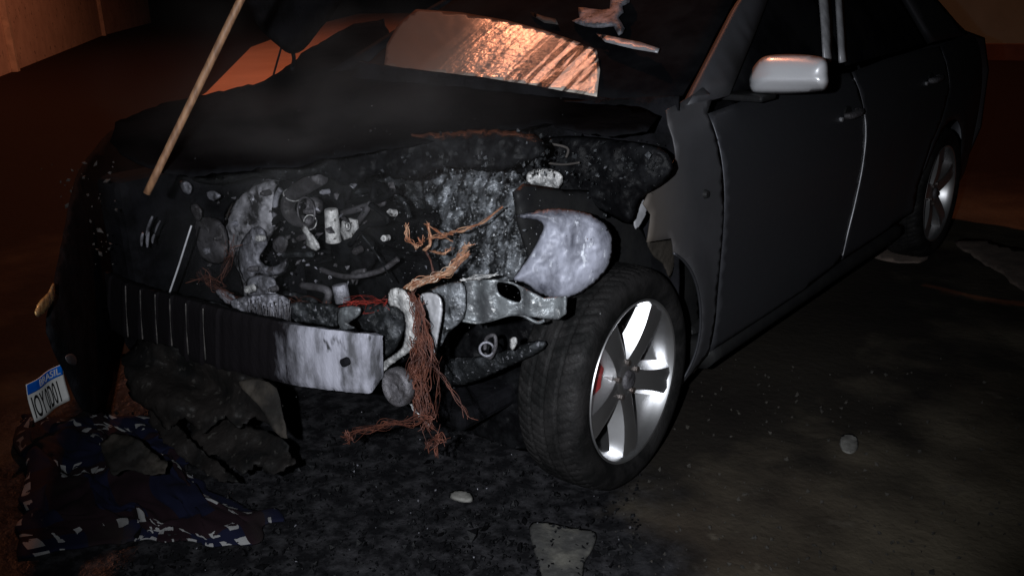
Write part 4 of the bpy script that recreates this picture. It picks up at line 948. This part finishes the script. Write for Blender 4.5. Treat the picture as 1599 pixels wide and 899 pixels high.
# blanket
def cloth():
    n = 90; C4 = [Vector((x, y)) for x, y in ((40, 650), (235, 655), (440, 830), (35, 880))]
    G = [at(c.x, c.y, 2, 0.0) for c in C4]
    # corners on ground: a=far-left, b=far-right, c=near-right, d=near-left
    V = []; UV = []
    for j in range(n + 1):
        for i in range(n + 1):
            u, v = i / n, j / n
            p = (G[0] * (1 - u) + G[1] * u) * (1 - v) + (G[3] * (1 - u) + G[2] * u) * v
            e = min(u, v, 1 - u, 1 - v); env = min(1, e * 7)
            q = Vector((u * 3, v * 3, 0))
            f = noise.noise(q * 1.1 + Vector((3, 1, 0))); fold = abs(noise.noise(Vector((u * 7 + f * 2, v * 2.2, 4)))) 
            h = .012 + env * (.03 + .03 * f + .06 * fold + .03 * noise.noise(q * 3)) + .02 * env * noise.noise(q * 7) 
            wob = .13 * noise.noise(q * .9 + Vector((9, 0, 0))) + .04 * noise.noise(q * 3 + Vector((9, 2, 0))); wob2 = .13 * noise.noise(q * .9 + Vector((0, 9, 0))) + .04 * noise.noise(q * 3 + Vector((0, 9, 5)))
            h *= .62; V.append(Vector((p.x + wob, p.y + wob2, h))); 
            UV.append((u + .05 * f, v + .05 * noise.noise(q + Vector((5, 5, 5)))))
    Fc = [(j * (n + 1) + i, j * (n + 1) + i + 1, (j + 1) * (n + 1) + i + 1, (j + 1) * (n + 1) + i) for j in range(n) for i in range(n)]
    me = mesh(V, Fc); uv = me.uv_layers.new(name='uv')
    for l in me.loops: uv.data[l.index].uv = UV[l.vertex_index]
    m = bpy.data.materials.new('plaid_blanket'); m.use_nodes = True; N = m.node_tree.nodes; L = m.node_tree.links; b = N['Principled BSDF']
    b.inputs['Roughness'].default_value = .9; b.inputs['Specular IOR Level'].default_value = .15
    tc = N.new('ShaderNodeTexCoord'); sx = N.new('ShaderNodeSeparateXYZ'); L.new(tc.outputs['UV'], sx.inputs[0])
    def M2(op, a, bb=None):
        k = N.new('ShaderNodeMath'); k.operation = op
        for i_, z_ in enumerate((a, bb)):
            if z_ is None: continue
            if isinstance(z_, (int, float)): k.inputs[i_].default_value = z_
            else: L.new(z_, k.inputs[i_])
        return k.outputs[0]
    def frac(s, k): return M2('FRACT', M2('MULTIPLY', s, k))
    def band(s, k, a, bb): f = frac(s, k); return M2('MULTIPLY', M2('GREATER_THAN', f, a), M2('LESS_THAN', f, bb))
    X, Y = sx.outputs[0], sx.outputs[1]
    bx = band(X, 2.3, .0, .075); by = band(Y, 2.3, .1, .18)          # narrow stripes
    bx2 = band(X, 2.3, .15, .225); by2 = band(Y, 2.3, .27, .35)
    cx = band(X, 15, .0, .5); cy = band(Y, 14, .0, .5)             # broken into checks
    whites = M2('MAXIMUM', M2('MULTIPLY', M2('MAXIMUM', bx, bx2), cy), M2('MULTIPLY', M2('MAXIMUM', by, by2), cx))
    t = N.new('ShaderNodeTexNoise'); t.inputs['Scale'].default_value = 5; L.new(tc.outputs['UV'], t.inputs['Vector'])
    whites = M2('MULTIPLY', whites, M2('GREATER_THAN', t.outputs[0], .46))
    tb = N.new('ShaderNodeTexNoise'); tb.inputs['Scale'].default_value = 16; tb.inputs['Detail'].default_value = 5; L.new(tc.outputs['UV'], tb.inputs['Vector'])
    whites = M2('MULTIPLY', whites, M2('GREATER_THAN', tb.outputs[0], .44))
    red = M2('MAXIMUM', band(X, 3.0, .5, .85), band(Y, 3.0, .55, .8))
    a_ = N.new('ShaderNodeMix'); a_.data_type = 'RGBA'; L.new(red, a_.inputs[0]); a_.inputs[6].default_value = (.003, .004, .015, 1); a_.inputs[7].default_value = (.008, .003, .005, 1)
    c_ = N.new('ShaderNodeMix'); c_.data_type = 'RGBA'; L.new(whites, c_.inputs[0]); L.new(a_.outputs[2], c_.inputs[6]); c_.inputs[7].default_value = (.20, .20, .20, 1)
    t2 = N.new('ShaderNodeTexNoise'); t2.inputs['Scale'].default_value = 3.2; t2.inputs['Detail'].default_value = 5; L.new(tc.outputs['Object'], t2.inputs['Vector'])
    r = N.new('ShaderNodeMapRange'); r.inputs[1].default_value = .55; r.inputs[2].default_value = .68; L.new(t2.outputs[0], r.inputs[0])
    d_ = N.new('ShaderNodeMix'); d_.data_type = 'RGBA'; L.new(r.outputs[0], d_.inputs[0]); L.new(c_.outputs[2], d_.inputs[6]); d_.inputs[7].default_value = (.012, .010, .009, 1)
    L.new(d_.outputs[2], b.inputs['Base Color'])
    bp = N.new('ShaderNodeBump'); bp.inputs['Strength'].default_value = .5; bp.inputs['Distance'].default_value = .002
    t3 = N.new('ShaderNodeTexNoise'); t3.inputs['Scale'].default_value = 260; L.new(tc.outputs['Object'], t3.inputs['Vector']); L.new(t3.outputs[0], bp.inputs['Height']); L.new(bp.outputs[0], b.inputs['Normal'])
    o = link('blanket', me, m, None, True, label='crumpled navy and burgundy checked blanket with white squares on the ground at lower left', category='blanket')
    o.modifiers.new('s', 'SOLIDIFY').thickness = .004
cloth()

# melted bumper cover lying below the bar
bc = sheet('bumper_cover', [(190, 560), (215, 530), (270, 540), (340, 568), (400, 588), (430, 600), (440, 640), (430, 668), (400, 650), (372, 668), (352, 648), (318, 676), (290, 650), (262, 672), (238, 640), (205, 620)],
      pln((-.45, -.85, .22), (.10, -1.0, .10), (0, -.75, .30)), M['coverp'], None, step=5, jag=2.6, thick=.006,
      depth=lambda x, y: .07 * noise.noise(Vector((x * .011, y * .02, 1))) + .03 * sin((y - x * .5) / 15.0) + .02 * noise.noise(Vector((x * .05, y * .05, 1))), namp=.012, nsc=14,
      label='melted dark bumper cover slumped on the ground under the bumper bar', category='bumper')
sheet('torn_flap', [(296, 652), (330, 640), (372, 660), (412, 672), (446, 690), (462, 722), (428, 742), (400, 724), (378, 740), (346, 716), (322, 706), (300, 684)], pln((-.2, -.9, .10), (.2, -1.02, .05), (0, -.8, .16)), M['coverp'], bc, step=5, jag=3, thick=.005, depth=lambda x, y: .04 * noise.noise(Vector((x * .02, y * .03, 7))), namp=.014, nsc=16)
sheet('torn_flap', [(232, 636), (262, 650), (300, 690), (342, 722), (372, 752), (340, 748), (300, 726), (262, 694), (236, 664)], pln((-.4, -.95, .12), (.0, -1.05, .04), (-.2, -.85, .18)), M['coverp'], bc, step=5, jag=3, thick=.005, depth=lambda x, y: .03 * noise.noise(Vector((x * .02, y * .03, 3))), namp=.014, nsc=16)
sheet('liner_sheet', [(372, 596), (405, 592), (432, 606), (440, 640), (448, 684), (428, 672), (410, 640), (392, 620)], pln((.1, -.9, .2), (.3, -.9, .12), (.15, -.8, .32)), M['mud'], None, step=5, round_=2, thick=.004, namp=.012, nsc=14, depth=lambda x, y: .03,
      label='narrow muddy strip of wheel arch liner hanging off the melted bumper cover', category='car part')
sheet('undertray_panel', [(158, 692), (176, 676), (200, 680), (222, 690), (240, 708), (262, 722), (258, 738), (225, 740), (200, 732), (178, 742), (165, 720)], pln((-.4, -1.0, .13), (.0, -1.0, .10), (-.2, -.85, .16)), M['mud'], None, step=5, jag=2, thick=.004, namp=.03, nsc=12,
      label='bent brown plastic panel lying across the back of the checked blanket', category='car part')
lump_kw = dict(parent=None)
def chunk(name, poly, z, m, label, cat, bulge=.02, bw=8, **kw):
    sheet(name, poly, (2, z), m, None, step=3.5, round_=3, bulge=bulge, bw=bw, namp=.006, nsc=40, label=label, category=cat, **kw)
chunk('rubble_piece', [(703, 768), (720, 764), (736, 770), (738, 782), (724, 784), (704, 778)], .01, M['concrete'], 'small pale chip of rubble on black ash below the hanging copper wires', 'rubble')
chunk('flat_washer', [(1314, 680), (1326, 676), (1338, 682), (1340, 698), (1330, 708), (1316, 704), (1311, 692)], .004, M['concrete'], 'round grey lid lying alone on bare ground right of the front wheel', 'lid', bulge=.006)
chunk('concrete_slab', [(826, 822), (850, 814), (890, 822), (930, 830), (926, 856), (912, 880), (905, 930), (860, 930), (840, 880)], .008, mat('cracked_slab', (.035, .034, .032), (.10, .095, .08), .85, 0, 9, (.5, .7), bump=.8, bsc=40), 'broken corner of a flat concrete slab at the bottom edge below the front tyre', 'slab', bulge=.012)
chunk('glove', [(596, 738), (606, 734), (624, 736), (632, 744), (620, 750), (602, 748)], .02, M['panel'], 'little crumpled grey scrap of foil under the rusty wires', 'scrap') if False else None
# pale mounds by the rear wheel: lit ground put into shape and colour
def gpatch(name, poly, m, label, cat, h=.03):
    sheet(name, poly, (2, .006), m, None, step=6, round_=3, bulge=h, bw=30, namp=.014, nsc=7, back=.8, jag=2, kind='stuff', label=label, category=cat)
M['lit_ground'] = mat('lit_ground_tan', (.15, .11, .088), (.09, .066, .055), .9, 0, 12, bump=.6, bsc=60)
gpatch('lit_ground', [(1362, 398), (1400, 372), (1436, 344), (1450, 372), (1448, 405), (1415, 411), (1385, 408)], M['lit_ground'], 'pale tan mound standing for lit ground in front of the rear wheel', 'lit_ground')
gpatch('lit_ground', [(1490, 378), (1530, 372), (1580, 385), (1640, 400), (1660, 470), (1600, 455), (1560, 425), (1520, 402)], M['lit_ground'], 'low pale tongue standing for lit ground behind the rear wheel', 'lit_ground', .012)

# ash and debris scatter on the ground (uncountable)
def gspot():
    px = random.uniform(180, 1000); py = random.uniform(640, 899)
    q = at(px, py, 2, .012); return q
rubble('ash_debris', 2600, gspot, M['soot_wet'], None, .002, .010, kind='stuff', label='scatter of black ash and charred crumbs on the ground in front of the car', category='debris')
rubble('charred_chunks', 130, gspot, M['soot_wet'], None, .006, .022, kind='stuff', label='larger lumps of charred plastic lying in the black ash before the car', category='debris')
rubble('glass_crumbs', 60, gspot, M['alu'], None, .0015, .006, kind='stuff', label='bright crumbs of broken glass strewn over the black ash', category='glass')
rubble('gravel', 700, lambda: at(random.uniform(950, 1599), random.uniform(560, 899), 2, .006), mat('gravel_grit', (.035, .03, .024), (.018, .016, .013), .85, 0, 30), None, .001, .0085, kind='stuff', label='fine grit spread on the bare ground right of the car', category='gravel')

# thin smoke still rising from the engine bay
bm = bmesh.new(); bmesh.ops.create_icosphere(bm, subdivisions=4, radius=1)
sm_o = bm_obj('smoke', bm, None, None, True, kind='stuff', label='thin grey smoke hanging over the charred bonnet', category='smoke')
sm_o.location = (.10, -.40, .96); sm_o.scale = (.85, .62, .52)
mm = bpy.data.materials.new('smoke'); mm.use_nodes = True; N = mm.node_tree.nodes; L = mm.node_tree.links
N.remove(N['Principled BSDF']); pv = N.new('ShaderNodeVolumePrincipled'); L.new(pv.outputs[0], N['Material Output'].inputs['Volume'])
pv.inputs['Color'].default_value = (.75, .75, .75, 1)
tc = N.new('ShaderNodeTexCoord'); ln = N.new('ShaderNodeVectorMath'); ln.operation = 'LENGTH'; L.new(tc.outputs['Object'], ln.inputs[0])
fo = N.new('ShaderNodeMapRange'); fo.inputs[1].default_value = .98; fo.inputs[2].default_value = .2; L.new(ln.outputs[1], fo.inputs[0])
t = N.new('ShaderNodeTexNoise'); t.inputs['Scale'].default_value = 2.2; t.inputs['Detail'].default_value = 3; t.inputs['Distortion'].default_value = .6; L.new(tc.outputs['Object'], t.inputs['Vector'])
tr = N.new('ShaderNodeMapRange'); tr.inputs[1].default_value = .45; tr.inputs[2].default_value = .75; tr.inputs[4].default_value = .38; L.new(t.outputs[0], tr.inputs[0])
ml = N.new('ShaderNodeMath'); ml.operation = 'MULTIPLY'; L.new(fo.outputs[0], ml.inputs[0]); L.new(tr.outputs[0], ml.inputs[1]); L.new(ml.outputs[0], pv.inputs['Density'])
sm_o.data.materials.append(mm)
S.cycles.volume_step_rate = 3
